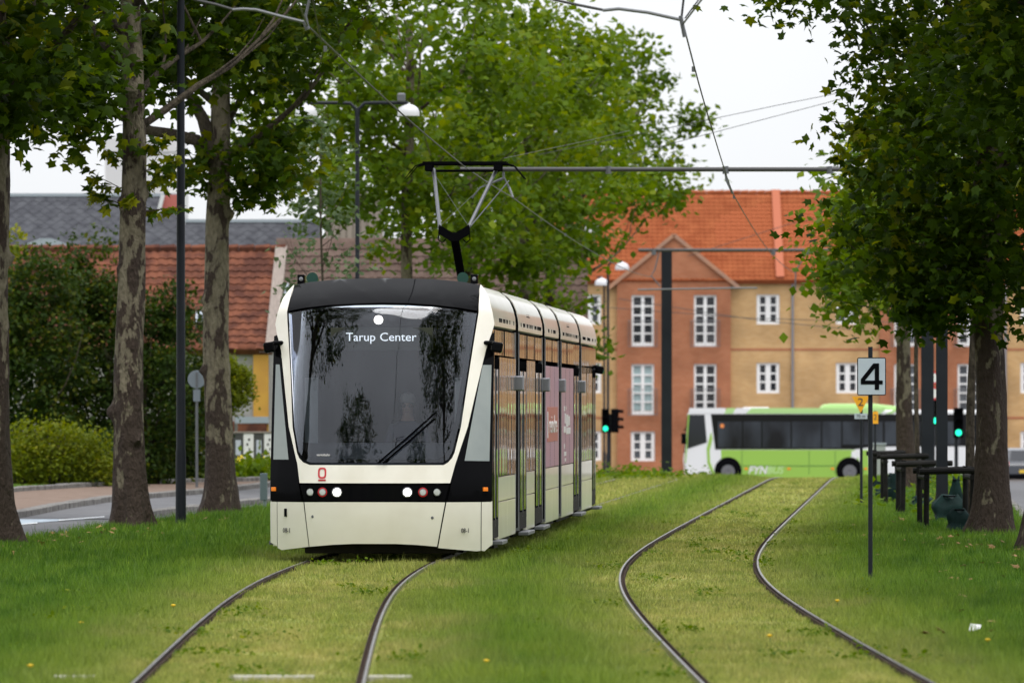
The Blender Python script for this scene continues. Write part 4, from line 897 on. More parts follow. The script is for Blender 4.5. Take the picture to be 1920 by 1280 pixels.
# ------------------------------------------------------------------ shrubs
def shrub(label, X, D, seed, blobs, size, lm, tpl=None, stems=7, per=40, sd=.2, name='shrub', group=None):
    t = thing(name, label, 'shrub', (X, D, gz(D)), 0, group); rg = random.Random(seed); mb = MB(); cx, cyy, cz, rx, ry, rz, n = blobs[0]
    for i in range(stems): mb.tube(limb_path((rg.uniform(-.25, .25), rg.uniform(-.2, .2), 0), (rg.uniform(-.35, .35) * rx, rg.uniform(-.3, .3), 1), cz + rz * .6, rg), [.035, .03, .026, .022, .016, .012, .006], 6)
    mb.build('stem', BARKD, t)
    o = link('foliage', foliage('foliage', blobs, size, tpl or TINY, M[lm], seed, per, sd, .7), t); kind(o, 'stuff'); return t
gs = 'tall shrubs along the pavement'
shrub('dark bushy hazel beside the nearest roadside trunk', -10.9, 172, 71, [(0, 0, 2.3, 1.4, 1.2, 2.5, 10500), (.3, 0, 4.5, 1.0, .7, .8, 1700), (.1, -.6, 2.6, 1.1, .6, 1.6, 1500)], .13, 'leafC', group=gs)
shrub('tall spiky dark shrub with upright shoots under the slate roof', -9.5, 174, 72, [(0, 0, 2.2, 1.35, 1.2, 2.5, 10500), (-.35, 0, 4.8, .3, .3, 1.0, 550), (.25, 0, 4.9, .22, .25, .95, 420), (0, 0, 4.3, 1.0, .7, .7, 1600)], .13, 'leafC', group=gs)
shrub('dark shrub with long shoots between the spotted trunk and the pole', -8.2, 173, 73, [(.2, 0, 2.0, 1.35, 1.2, 2.2, 9500), (.55, 0, 4.1, .28, .3, .9, 350), (.3, 0, 3.8, .8, .6, .6, 900)], .13, 'leafC', group=gs)
shrub('dark shrub under the red tiled roof behind the round sign', -7.85, 178, 74, [(-.1, 0, 1.5, 1.0, 1.0, 1.9, 6000), (.4, 0, 1.2, .7, .7, 1.3, 2200)], .13, 'leafC', group=gs)
shrub('yellowing shrub reaching up beside the zinc dormer', -12.0, 178, 75, [(0, 0, 3.6, .7, .8, 2.2, 2600), (.35, 0, 5.3, .45, .4, .6, 420)], .15, 'leafD', group=gs)
shrub('low yellow green bush on the kerb edge beside the pavement', -9.9, 167.5, 76, [(0, 0, .7, 1.0, .7, .75, 3200), (.7, 0, .6, .6, .5, .6, 1500), (-.7, 0, .7, .7, .6, .7, 1600)], .1, 'leafD')
shrub('low green bush beside the reddish leaves at the kerb', -8.8, 169, 77, [(0, 0, .5, .6, .5, .55, 1500), (-.3, 0, .7, .5, .5, .6, 900)], .1, 'leafC')
gt = shrub('round clipped yellow green tree near the yellow house wall', -6.92, 184, 78, [(0, 0, 2.25, .72, .75, .72, 9500)], .09, 'leafD', per=26, sd=.09, name='round_bush')
shrub('clipped bush half hidden behind the spotted trunk', -7.45, 186, 79, [(0, 0, 2.1, .6, .7, .8, 3200)], .09, 'leafD', per=26, sd=.12, name='round_bush')
wk = foliage('weeds', [(-8.3, 180, .15, 1.2, 2.0, .22, 1200), (-6.6, 183, .1, 1.3, 2.0, .18, 1400), (-5.2, 186, .1, 1.2, 2.0, .2, 1200), (-10.5, 173, .3, 2.0, 1.5, .3, 1500)], .2, TINY, M['leafB'], 80, 30, .25, .9)
o = link('weeds', wk); kind(o, 'stuff'); o['label'] = 'tall weeds and rough grass in front of the poster fence'
wk = foliage('undergrowth', [(XR(120) + 2.9, 122, .03, .7, 8, .12, 300), (XR(140) + 2.7, 142, .05, .9, 10, .16, 700), (XR(128) + 1.9, 130, .03, .25, 2, .1, 110), (2.2, 190, .0, 2.8, 12, .14, 3200), (9.3, 170, .05, 1.2, 10, .2, 600)], .14, TINY, M['leafB'], 81, 12, .16, .5)
o = link('undergrowth', wk); kind(o, 'stuff'); o['label'] = 'broad leaved plants in the grass verge'
# small flowers in the lawn
dh = MB().lathe([(.004, -.012), (.02, 0), (.022, .006), (.004, .012)], 10, (0, 0, .085)).mesh('flower_head', mat('dandelion_yellow', (.8, .5, .01), .7)); dst = MB().tube([(0, 0, 0), (.004, 0, .08)], .003, 5).mesh('stalk', mat('stalk_green', (.08, .14, .03), .7))
for (px, py), lab in (((57, 1243), 'dandelion nearest to the viewer in the roadside verge grass'), ((152, 1163), 'dandelion in the verge, second of the row of three leading to the tram'), ((325, 1131), 'dandelion in the verge closest to the tram and its outer rail'),
                      ((912, 1234), 'lone dandelion in the green strip between the two tracks'), ((1570, 1122), 'dandelion growing just before the foot of the number four sign'), ((1443, 1187), 'dandelion between the rails of the empty track'), ((1852, 1195), 'dandelion beside the white scrap of paper')):
    t = thing('dandelion', lab, 'flower', G(px, py, .1).xy.to_3d(), 0, 'dandelions in the grass')
    link('flower_head', dh, t); link('stalk', dst, t)
ps = MB(); c = G(1828, 1183, .05); ps.add([(-.05, 0, .0), (.04, -.02, .02), (.05, .03, .05), (-.03, .04, .06), (0, .01, .03)], [(0, 1, 4), (1, 2, 4), (2, 3, 4), (3, 0, 4)])
tag(ps.build('paper_scrap', M['white'], loc=tuple(c)), 'white scrap of paper lying in the grass below the number four sign', 'litter')
# ================================================================== buildings
def brick_mat(name, c1, c2, mortar, scale=1.0):
    m = bpy.data.materials.new(name); m.use_nodes = True; t = m.node_tree; n = t.nodes.new; l = t.links.new; b = t.nodes['Principled BSDF']
    g = n('ShaderNodeTexCoord'); mp = n('ShaderNodeMapping'); mp.inputs['Rotation'].default_value = (R(90), 0, 0); l(g.outputs['Object'], mp.inputs[0])
    br = n('ShaderNodeTexBrick'); br.inputs['Color1'].default_value = rgb(c1); br.inputs['Color2'].default_value = rgb(c2); br.inputs['Mortar'].default_value = rgb(mortar)
    br.inputs['Scale'].default_value = scale; br.inputs['Mortar Size'].default_value = .008; br.inputs['Brick Width'].default_value = .24; br.inputs['Row Height'].default_value = .075; br.inputs['Bias'].default_value = -.2
    l(mp.outputs[0], br.inputs['Vector'])
    nz = n('ShaderNodeTexNoise'); nz.inputs['Scale'].default_value = .7; nz.inputs['Detail'].default_value = 6; l(g.outputs['Object'], nz.inputs['Vector'])
    mi = n('ShaderNodeMix'); mi.data_type = 'RGBA'; mi.blend_type = 'OVERLAY'; mi.inputs['Factor'].default_value = .55; l(br.outputs['Color'], mi.inputs['A']); l(nz.outputs['Fac'], mi.inputs['B'])
    l(mi.outputs['Result'], b.inputs['Base Color']); b.inputs['Roughness'].default_value = .9; b.inputs['Specular IOR Level'].default_value = .15
    return m
M['obrick'] = brick_mat('orange_brick', (.34, .118, .057), (.39, .15, .078), (.36, .21, .13))
M['tbrick'] = brick_mat('tan_brick', (.48, .29, .125), (.54, .345, .165), (.5, .36, .21))
M['rooftile'] = mat('orange_roof_tile', (.27, .075, .031), .85, spec=.05, c2=(.35, .108, .045), scale=1.5)
M['oldtile'] = mat('old_red_tile', (.085, .036, .027), .9, spec=.05, c2=(.175, .068, .042), scale=2.3, world=True, lo=.4, hi=.6)
M['browntile'] = mat('brown_tile', (.09, .06, .05), .9, spec=.1, c2=(.135, .095, .08), scale=2.0, world=True)
M['slate'] = mat('slate', (.04, .042, .052), .6, spec=.2, c2=(.07, .073, .085), scale=3, world=True)
M['ywall'] = mat('ochre_render', (.55, .3, .05), .9, c2=(.48, .25, .05), scale=2)
M['gwall'] = mat('grey_render', (.3, .29, .28), .9, c2=(.36, .35, .33), scale=2)
M['pale'] = mat('pale_concrete_tower', (.6, .6, .62), .8, c2=(.66, .66, .68), scale=.3)
M['wglass2'] = mat('window_glass_blind', (.11, .12, .135), .12, c2=(.05, .055, .065), scale=.8); M['wglass3'] = mat('window_glass_room', (.05, .05, .055), .08, c2=(.015, .015, .02), scale=1.2)
M['downpipe'] = mat('downpipe', (.22, .22, .24), .5)

def tile_field(roof, name, me, mats, key, limit=300):
    """mats: matrices in the roof's local space; the LIMIT best by key are objects, the rest one mesh."""
    mats = sorted(mats, key=key)
    for mw in mats[:limit]: link(name, me, roof, mw)
    rest = mats[limit:]
    if not rest: return
    v0 = np.array([v.co for v in me.vertices]); f0 = np.array([p.vertices[:] for p in me.polygons])
    A = np.array([np.array(m) for m in rest]); v = np.einsum('nij,kj->nki', A[:, :3, :3], v0) + A[:, None, :3, 3]
    f = f0[None] + (np.arange(len(rest)) * len(v0))[:, None, None]
    o = link(name + 's', np_mesh(name + 's', v.reshape(-1, 3), f.reshape(-1, f0.shape[1]), me.materials[0]), roof); kind(o, 'stuff')
def pantile(wd, ln, m, name='roof_tile'):
    n = 6; b = MB(); vs = []
    for y, z in ((-.02, .035), (ln, .0)):
        for i in range(n + 1):
            u = i / n; vs.append((wd * u, y, z + .035 * (math.sin(u * math.pi * 2 - .6) * .5 + .5)))
    b.add(vs, [(i, i + 1, n + 2 + i, n + 1 + i) for i in range(n)])
    lo = len(b.v); b.add([(wd * i / n, -.02, .0) for i in range(n + 1)], []); b.f += [(i, lo + i, lo + i + 1, i + 1) for i in range(n)]
    return b.mesh(name, m)
def slate_tile(s, m):
    b = MB(); h = s * .72
    b.add([(0, -h * .5, .02), (h * .72, 0, .012), (0, h * .5, .0), (-h * .72, 0, .012)], [(0, 1, 2, 3)]); b.add([(0, -h * .5, .0), (h * .72, 0, -.01), (-h * .72, 0, -.01), (0, -h * .5, .02)], [(3, 0, 1, 2), (0, 1, 2, 3)]); b.f = b.f[:1]
    return b.mesh('slate', m)
def roof_plane(parent, org, u, vdir, W, Lh, m_under, tile, tw, tl, name='roof', rowoff=0, thick=.15, vis=None, key=None, diamond=False, limit=300):
    """a roof slope: org at the eave corner, u along the eave, vdir up the slope; tiles laid over it."""
    u = Vector(u).normalized(); vv = Vector(vdir).normalized(); nn = u.cross(vv).normalized()
    if nn.z < 0: nn = -nn
    mw = Matrix(((u.x, vv.x, nn.x, org[0]), (u.y, vv.y, nn.y, org[1]), (u.z, vv.z, nn.z, org[2]), (0, 0, 0, 1)))
    o = MB().box(0, W, 0, Lh, -thick, 0).build(name, m_under, parent); o.matrix_local = mw
    mats = []; rr = random.Random(9); nr = int(Lh / tl); nc = int(W / tw)
    for j in range(nr + (1 if diamond else 0)):
        for i in range(nc + 1):
            x = i * tw + (tw / 2 if diamond and j % 2 else 0); y = j * tl
            if x + tw > W + tw * .6: continue
            mats.append(Matrix.Translation((x + rr.uniform(-.006, .006), y + rr.uniform(-.008, .008), .012 + rr.uniform(0, .008))) @ Matrix.Rotation(rr.uniform(-.012, .012), 4, 'Z'))
    tile_field(o, tile.name.split('.')[0], tile, mats, key or (lambda m: (m.translation.x - (vis or W / 2)) ** 2 + (m.translation.y - Lh * .7) ** 2), limit)
    return o
# ---- the long brick house across the street
GB = gz(400) + .1
BL = thing('apartment_house', 'long orange and tan brick apartment house with a red tiled roof and white windows', 'building', (4, 325, GB))
X0, X1, YF, EH = -3.2, 46, 0, 8.15             # local x range, facade, eave height
BAYS = [(.44, 5.25), (11.55, 16.4), (27, 31.8)]     # projecting orange bays
def window(x, z, wd, h, cols, rows, y=0, glass=None, double=False, sill=None):
    f = .09; b = MB(); g = .0
    fr = MB(); yy0, yy1 = y - .05, y + .1
    fr.box(x, x + f, yy0, yy1, z, z + h); fr.box(x + wd - f, x + wd, yy0, yy1, z, z + h); fr.box(x + f, x + wd - f, yy0, yy1, z + h - f, z + h); fr.box(x + f, x + wd - f, yy0, yy1, z, z + f * (2.0 if rows > 3 else 1.3))
    zb = z + f * (2.0 if rows > 3 else 1.3); iw, ih = wd - 2 * f, z + h - f - zb; pw, phh = iw / cols, ih / rows; mul = .11 if double else .07
    for i in range(1, cols): fr.box(x + f + i * pw - mul, x + f + i * pw + mul, yy0 + .01, yy1 - .01, zb, z + h - f)
    if double:
        for s in (x + f, x + wd - f - .06): fr.box(s, s + .06, yy0 + .012, yy1 - .012, zb, z + h - f)
    for j in range(1, rows): fr.box(x + f, x + wd - f, yy0 + .02, yy1 - .02, zb + j * phh - .035, zb + j * phh + .035)
    o = fr.build('window', M['white'], BL); rw = random.Random(int(x * 31 + z * 7)); glass = glass or rw.choice([None, None, M['wglass2'], M['wglass3']])
    for i in range(cols):
        for j in range(rows):
            a = MB(); mw = .07 if not double else .11
            x0 = x + f + i * pw + (mul if i else (.06 if double else 0)); x1 = x + f + (i + 1) * pw - (mul if i < cols - 1 else (.06 if double else 0))
            a.obox(((x0 + x1) / 2, y + .03, zb + (j + .5) * phh), (x1 - x0 + .01, .012, phh - .06), Matrix.Rotation(rw.uniform(-.02, .02), 3, 'X')); a.build('pane', glass or M['wglass'], o)
    if sill: MB().box(x - .02, x + wd + .02, y - .09, y + .05, z - .16, z - .01).build('sill', M[sill], o)
    return o
# walls, with the openings cut by building the wall in pieces round them
def wall(name, x0, x1, z0, z1, y0, y1, holes, m):
    xs = sorted({x0, x1, *[h[0] for h in holes], *[h[1] for h in holes]}); b = MB()
    for a, c in zip(xs, xs[1:]):
        zz = z0
        for h in sorted([h for h in holes if h[0] <= a + 1e-6 and h[1] >= c - 1e-6], key=lambda h: h[2]):
            if h[2] > zz: b.box(a, c, y0, y1, zz, h[2])
            zz = h[3]
        if z1 > zz: b.box(a, c, y0, y1, zz, z1)
    return b.build(name, m, BL)
s_ = 44.3
def bx(px): return (px - 960) / s_ - 4.0
def bz(py): return CZ - (py - HY) / s_ - GB
prev = X0
tall = [(bz(650), bz(553)), (bz(778), bz(682))]; small_z = [(bz(608), bz(552)), (bz(737), bz(680)), (bz(863), bz(808))]
def tan_section(a, c, centres):
    holes = []
    for cxx in centres:
        for z0, z1 in small_z[:2] + [small_z[2]]: holes.append((cxx - .49, cxx + .49, z0, z1))
    wall('wall', a, c, 0, EH, 0, .35, holes, M['tbrick'])
    for h in holes: window(h[0] + .004, h[2], .972, h[3] - h[2], 2, 3, y=.1, double=True, sill='tbrick')
    for z in (bz(655), bz(783)): MB().box(a + .01, c - .01, -.012, .02, z - .05, z + .05).build('brick_band', M['obrick'], BL)
def orange_bay(a, c, first):
    holes = []; cs = (a + (bx(1205) - .44), c - (5.25 - bx(1322)))
    for cxx in cs:
        for z0, z1 in tall: holes.append((cxx - .48, cxx + .48, z0, z1))
        holes.append((cxx - .51, cxx + .51, bz(864), bz(808)))
    wall('bay_wall', a, c, 0, EH + .05, -.22, .35, holes, M['obrick'])
    pk = EH + 2.0; mid = (a + c) / 2
    MB().prism([(a, EH + .05), (c, EH + .05), (mid, pk)], lambda x, z, d: (x, d, z), -.22, .3).build('gable', M['obrick'], BL)
    for sx in (-1, 1):
        x0 = mid; x1 = mid + sx * (c - a) / 2 + sx * .35; ang = math.atan2(pk - EH - .05, (c - a) / 2)
        ln = math.hypot((c - a) / 2 + .35, (pk - EH - .05) * ((c - a) / 2 + .35) / ((c - a) / 2))
        rot = Matrix.Rotation(sx * ang, 3, 'Y')
        MB().obox((mid + sx * math.cos(ang) * ln / 2, .0, pk + .04 - math.sin(ang) * ln / 2), (ln, .62, .16), rot).build('verge', M['obrick'] if 0 else mat('gable_coping', (.42, .22, .13), .85, c2=(.34, .2, .14), scale=3), BL)
        for dd, m in ((1.2, M['rooftile']),):
            MB().obox((mid + sx * math.cos(ang) * ln / 2, 1.5, pk - .02 - math.sin(ang) * ln / 2), (ln, 2.6, .1), rot).build('bay_roof', M['rooftile'], BL)
    for i, cxx in enumerate(cs):
        for k, (z0, z1) in enumerate(tall):
            window(cxx - .476, z0, .952, z1 - z0, 2, 5, y=-.1, glass=M['tglass'] if first and i == 0 and k == 1 else None)
            rl = MB()
            for zz in (z0 + .02, z0 + 1.1): rl.tube([(cxx - .62, -.34, zz), (cxx + .62, -.34, zz)], .013, 5)
            for xx in [cxx - .62, cxx - .56, cxx + .56, cxx + .62]: rl.tube([(xx, -.34, z0 + .02), (xx, -.34, z0 + 1.1)], .01, 5)
            for j in range(7): xx = cxx - .45 + .15 * j; rl.tube([(xx, -.34, z0 + .02), (xx, -.34, z0 + 1.1)], .006, 4)
            for xx in (cxx - .62, cxx + .62):
                for zz in (z0 + .02, z0 + 1.1): rl.tube([(xx, -.34, zz), (xx, -.2, zz)], .012, 5)
            rl.build('window_railing', M['greymetal'], BL)
        window(cxx - .506, bz(864), 1.012, bz(808) - bz(864), 2, 3, y=-.1, double=True, sill='obrick')
for i, (a, c) in enumerate(BAYS):
    cs = {0: [a - 1.15], 1: [bx(1440), bx(1589)], 2: [c - 4.8 - 2, a - 5.6, prev + 1.6 - 0]}[i]
    cs = sorted(x for x in cs if prev + .8 < x < a - .8)
    tan_section(prev, a, [x for j, x in enumerate(cs) if j == 0 or x - cs[j - 1] > 1.4]); orange_bay(a, c, i == 0); prev = c
tan_section(prev, X1, [prev + 2.2, prev + 5.6, prev + 9])
MB().box(X0, X1, .36, 12, 0, EH).build('core', M['tbrick'], BL)
mb = MB(); prevx = X0
for a, c in BAYS + [(X1, X1)]:
    mb.box(prevx + .02, a - .02, -.16, .0, EH - .02, EH + .12); prevx = c
mb.build('gutter', M['downpipe'], BL)
for px in (1486, 1885, 2075):
    x = bx(px); MB().tube([(x, -.1, .05), (x, -.1, EH)], .055, 8).build('downpipe', M['downpipe'], BL)
RT = pantile(.24, .34, M['rooftile'])
rise = bz(357) - EH - .1; run = 5.6; sl = math.hypot(rise, run)
roof_plane(BL, (X0, -.25, EH + .1), (1, 0, 0), (0, run, rise), X1 - X0, sl, M['rooftile'], RT, .225, .30, key=lambda m: (m.translation.x - (bx(1470) - X0)) ** 2 + 2 * (m.translation.y - sl * .55) ** 2)
MB().prism([(-.25, EH + .1), (run - .25, EH + .1 + rise - .1), (12, EH + .1)], lambda a, b, d: (d, a, b), X0 + .05, X1 - .05).build('roof_core', M['rooftile'], BL)
mb = MB(); 
for k in range(int((X1 - X0) / .36)): mb.tube([(X0 + k * .36, run - .25, EH + .14 + rise), (X0 + k * .36 + .35, run - .25, EH + .15 + rise)], [.1, .12], 6)
kind(mb.build('ridge_tiles', M['rooftile'], BL), 'stuff')
for px in (1458,):
    x = bx(px); MB().obox((x + .1, run / 2 - .25, EH + .22 + rise / 2), (.34, sl, .16), Matrix.Rotation(math.atan2(rise, run), 3, 'X')).build('firewall_coping', mat('coping_tile', (.36, .1, .045), .8), BL)

# ---- old low house with red tiles, rotated a little so its end slopes away
OH = thing('cottage', 'old low house with worn red tiles and ochre end wall behind the shrubs', 'building', (-6.25, 200, gz(200)), R(-3))
TL = pantile(.25, .3, M['oldtile'])
eave, rdg, runo = 3.35 - gz(200) * 0, 6.0, 3.2; slo = math.hypot(rdg - eave, runo); WO = 15
roof_plane(OH, (-WO, 0, eave), (1, 0, 0), (.0, runo, rdg - eave), WO, slo, M['oldtile'], TL, .235, .27, key=lambda m: (WO - m.translation.x) * 1.0 + (0 if m.translation.y > 0 else 9))
MB().box(-WO, -.15, .2, 6, 0, eave - .02).build('wall', M['gwall'], OH)
MB().box(-.5, -.1, .1, .2, 0, eave - .05).build('end_wall', M['ywall'], OH)
mb = MB(); mb.box(-3, -1.0, .15, .22, 0, 1.5); mb.build('brick_plinth', M['oldtile'], OH)
MB().box(-.96, -.09, .02, .12, 1.45, 1.62).build('ledge', M['zinc'], OH)
MB().box(-.9, -.14, .03, .11, .9, 1.44).build('brick_infill', M['oldtile'], OH)
MB().prism([(0, eave), (runo, rdg), (2 * runo, eave)], lambda a, b, d: (d, a + .02, b - .05), -.35, -.12).build('gable', M['gwall'], OH)
mb = MB(); mb.obox((-.02, runo / 2, (eave + rdg) / 2 + .08), (.3, slo, .14), Matrix.Rotation(math.atan2(rdg - eave, runo), 3, 'X')); mb.build('verge', M['wood'], OH)
mb = MB(); mb.tube([(.16, .0, eave - .1), (.2, runo * .7, rdg - .9)], .06, 8); mb.tube([(.16, .0, eave - .1), (.16, .0, 0)], .05, 8); mb.build('downpipe', M['zinc'], OH)
mb = MB(); mb.obox((-1.85, .75, eave + .75), (.42, .5, .3), Matrix.Rotation(math.atan2(rdg - eave, runo), 3, 'X')); rw_ = mb.build('roof_window', M['zinc'], OH); MB().obox((-1.85, .62, eave + .72), (.28, .34, .3), Matrix.Rotation(math.atan2(rdg - eave, runo), 3, 'X')).build('pane', M['wglass'], rw_)
mb = MB()
for k in range(36): mb.tube([(-WO + k * .42, runo, rdg + .06), (-WO + k * .42 + .4, runo, rdg + .07)], [.09, .11], 6)
kind(mb.build('ridge_tiles', M['oldtile'], OH), 'stuff')
# ---- brownish roofed house behind the tram
BH = thing('brown_house', 'low house with a faded brown tiled roof seen over the tram', 'building', (-6.6, 212, gz(212)))
TB = pantile(.25, .3, M['browntile'])
slb = math.hypot(3.4, 3.2)
roof_plane(BH, (0, 0, 3.35), (1, 0, 0), (0, 3.2, 3.4), 8.6, slb, M['browntile'], TB, .235, .28, key=lambda m: -m.translation.y)
MB().box(.1, 8.5, .2, 6.2, 0, 3.3).build('wall', M['gwall'], BH)
MB().prism([(0, 3.35), (3.2, 6.7), (6.4, 3.35)], lambda a, b, d: (d, a, b), .1, 8.5).build('gable', M['gwall'], BH)
for x in (1.75, 5.5):
    d = MB().box(x, x + .9, .9, 2.0, 4.2, 4.95).build('dormer', M['white'], BH); MB().box(x - .1, x + 1.0, .85, 2.2, 4.95, 5.05).build('dormer_roof', M['zinc'], d); MB().box(x + .12, x + .78, .89, .93, 4.35, 4.85).build('pane', M['wglass'], d)
# ---- slate roofed house
SH = thing('slate_house', 'grey slate roofed house with a zinc dormer rising behind the shrubs', 'building', (-26, 238, gz(238)))
SL = slate_tile(.46, M['slate'])
def slate_roof(x0, x1, z0, z1, run, kx):
    Ls = math.hypot(run, z1 - z0)
    roof_plane(SH, (x0, 0, z0), (1, 0, 0), (0, run, z1 - z0), x1 - x0, Ls, M['slate'], SL, .36, .165, diamond=True, key=lambda m: abs(m.translation.x - kx) - m.translation.y * .9, limit=150)
    MB().prism([(0, z0), (run, z1), (2 * run, z0)], lambda a, b, d: (d, a, b - .16), x0 + .05, x1 - .05).build('attic', M['gwall'], SH)
    MB().box(x0, x1, run - .06, run + .12, z1 + .0, z1 + .1).build('ridge_capping', M['zinc'], SH)
zt = CZ + (HY - 366) / 60 - gz(238); zt2 = CZ + (HY - 416) / 60 - gz(238)
slate_roof(0, 15.65, 5.0, zt, 3.6, 12); slate_roof(15.75, 20.0, 5.0, zt2, 2.8, 2)
MB().box(.1, 19.9, .3, 5, 0, 4.95).build('wall', M['gwall'], SH)
d = MB().box(11.05, 12.0, .6, 3.0, 6.3, 7.35).build('dormer', M['zinc'], SH)
mb = MB(); mb.prism([(10.8, 7.33), (12.25, 7.33), (12.1, 7.5), (11.7, 7.66), (11.35, 7.66), (10.95, 7.5)], lambda a, b, c: (a, c, b), .45, 3.2); mb.build('dormer_roof', M['zinc'], d)
fr = MB()
for x in (11.08, 11.5, 11.88): fr.box(x, x + .09, .56, .62, 6.4, 7.3)
fr.box(11.17, 11.88, .56, .62, 6.4, 6.5); fr.box(11.17, 11.88, .56, .62, 7.2, 7.3); fw = fr.build('window', M['white'], d); MB().box(11.15, 11.9, .57, .6, 6.45, 7.25).build('pane', M['wglass'], fw)
mb = MB(); mb.prism([(14.85, zt2 + .0), (15.7, zt2 + .0), (15.7, zt + .05), (15.1, zt + .05)], lambda a, b, d: (a, d, b), 3.2, 3.5); mb.build('fire_gable', mat('red_gable', (.42, .12, .1), .8), SH)
mb = MB(); mb.box(15.7, 15.82, 3.15, 3.55, zt2 - .1, zt + .1); mb.obox((14.93, 3.1, (zt + zt2) / 2), (.12, .2, .95), Matrix.Rotation(.24, 3, 'Y')); mb.build('gable_trim', M['pale'], SH)
# ---- weathered grey brown block and the pale tower
WB = thing('timber_block', 'tall weathered block with vertical boards behind the lamp post', 'building', (-5.75, 236, gz(236)))
MB().box(0, 1.75, 0, 3, 0, 8.15 - gz(236)).build('wall', M['wood'], WB)
mb = MB(); mb.box(-.06, 1.81, -.08, 3.06, 8.16 - gz(236), 8.3 - gz(236)); mb.build('parapet', M['wood'], WB)
for k in range(8): MB().box(.04 + k * .215, .19 + k * .215, -.04, -.004, .05, 8.1 - gz(236)).build('board', M['wood'], WB)
TW = thing('tower', 'pale windowless tower block far behind the slate roof', 'building', (-26.5, 500, -1.5))
MB().box(0, 4.95, 0, 5, 0, 20.3).build('wall', M['pale'], TW); MB().box(-.1, 5.05, -.1, 5.1, 19.7, 20.6).build('parapet', M['pale'], TW)
MB().box(4.2, 4.96, -.05, -.002, 0, 19.6).build('stair_strip', M['white'], TW)
# poster fence
PF = thing('poster_fence', 'low fence pasted with a row of weathered black and white posters', 'fence', (-7.1, 194, gz(194)))
MB().box(-1.2, 1.7, .02, .08, .05, 1.18).build('panel', M['gwall'], PF)
pw_ = [('white', M['whiteprint']), ('black', M['dkprint']), ('white', M['whiteprint']), ('black', M['dkprint']), ('white', M['whiteprint']), ('green', mat('green_print', (.06, .28, .12), .7, c2=(.03, .1, .06), scale=5))]
for k, (nm, m) in enumerate(pw_):
    x = -.2 + k * .26; o = MB().box(x, x + .25, .0, .018, .3, 1.14).build('poster', m, PF)
    if nm == 'white':
        MB().box(x + .05, x + .2, -.006, -.001, .45, .52).build('red_print', M['red'], o)
        t_ = MB()
        for j, (a, b) in enumerate(((.08, .1), (.13, .06), (.07, .08), (.11, .09))): t_.box(x + a, x + a + b * .6, -.006, -.001, .6 + .12 * j, .66 + .12 * j)
        t_.build('dark_print', M['dkprint'], o)
    if nm == 'black': MB().box(x + .06, x + .19, -.006, -.001, .6, .98).build('pale_print', mat('pale_print', (.45, .47, .55), .7), o)
MB().box(-.2, 1.5, -.02, .07, 1.16, 1.2).build('cap_rail', M['yellow'] if 0 else M['wood'], PF)
yl = foliage('yellow_flowers', [(-6.6, 191.5, .33, .75, .3, .12, 260)], .09, TINY, mat('ragwort_yellow', (.75, .6, .03), .7), 88, 10, .1); o = link('yellow_flowers', yl); kind(o, 'stuff'); o['label'] = 'patch of yellow weeds under the poster fence'
# ================================================================== masts, tubes, wires
def hmast(label, X, D, h, wd=.26, dp=.26, grp='catenary masts'):
    t = thing('mast', label, 'mast', (X, D, gz(D)), 0, grp); b = MB()
    b.box(-wd / 2, wd / 2, -dp / 2, -dp / 2 + .03, 0, h); b.box(-wd / 2, wd / 2, dp / 2 - .03, dp / 2, 0, h); b.box(-.02, .02, -dp / 2 + .03, dp / 2 - .03, 0, h); b.build('column', M['mast'], t)
    MB().box(-wd / 2 - .06, wd / 2 + .06, -dp / 2 - .06, dp / 2 + .06, 0, .06).build('base_plate', M['mast'], t); return t
def cross_tube(label, t, D, xa, xb, z, r=.036):
    g = thing('cantilever', label, 'catenary arm', (xb, D, z), 0, 'catenary arms'); MB().tube([(xa - xb, 0, 0), (0, 0, 0)], r, 10).build('tube', M['tubegrey'], g, smooth=True)
    return g
def arm(g, pts, r=.022, m='greymetal', name='registration_arm'):
    o = Vector(g.location); return MB().tube([Vector(p) - o for p in pts], r, 8).build(name, M[m], g, smooth=True)
hmast('slim dark catenary mast between the young trees and the big trunk', 6.66, 119, 6.6, .17, .2)
hmast('wide dark catenary mast behind the young trees', 9.25, 171, 7, .27, .3)
mc = hmast('dark catenary mast standing before the orange gable', 4.55, 226, 6.9 + .0, .31, .31)
hmast('catenary mast on the street side behind the nearest crown', 4.95, 66, 6.2, .2, .2)
# dark round pole by the road
pl = thing('pole', 'tall slim dark pole planted in the grass between two plane trees', 'pole', (-4.83, 112, 0)); MB().lathe([(.078, 0), (.074, 1.1), (.066, 1.15), (.062, 4), (.05, 9.5), (.0, 9.52)], 18).build('shaft', M['mast'], pl, smooth=True)
MB().lathe([(.08, 0), (.082, .06), (.079, .1)], 18).build('collar', M['mast'], pl)
g = cross_tube('catenary arm over the tram roof with a long tube', 0, 119, -.8, 6.6, 5.43)
arm(g, [P(944, 322, 119), P(944, 336, 119)], .02); arm(g, [P(925, 342, 119), P(945, 333, 119), P(955, 352, 119), P(962, 371, 118.5)], .018); arm(g, [P(944, 336, 119), P(900, 352, 119), P(885, 372, 119)], .012)
for px in (1140, 1360, 1555): arm(g, [P(px, 312, 119), P(px + 1, 326, 119)], .05, name='clamp')
arm(g, [P(1360, 320, 119), P(1362, 338, 119), P(1374, 363, 119)], .018); arm(g, [P(1560, 316, 119), P(1595, 285, 119), P(1642, 240, 119)], .008)
arm(g, [P(1010, 290, 150), P(1375, 215, 150), P(1470, 195, 150), P(1622, 165, 150)], .006, 'cable', 'stay_wire'); arm(g, [P(1180, 290, 150), P(1390, 235, 150), P(1626, 173, 150)], .006, 'cable', 'stay_wire'); arm(g, [P(945, 297, 119), P(1110, 262, 130), P(1180, 245, 140)], .004, 'cable', 'stay_wire')
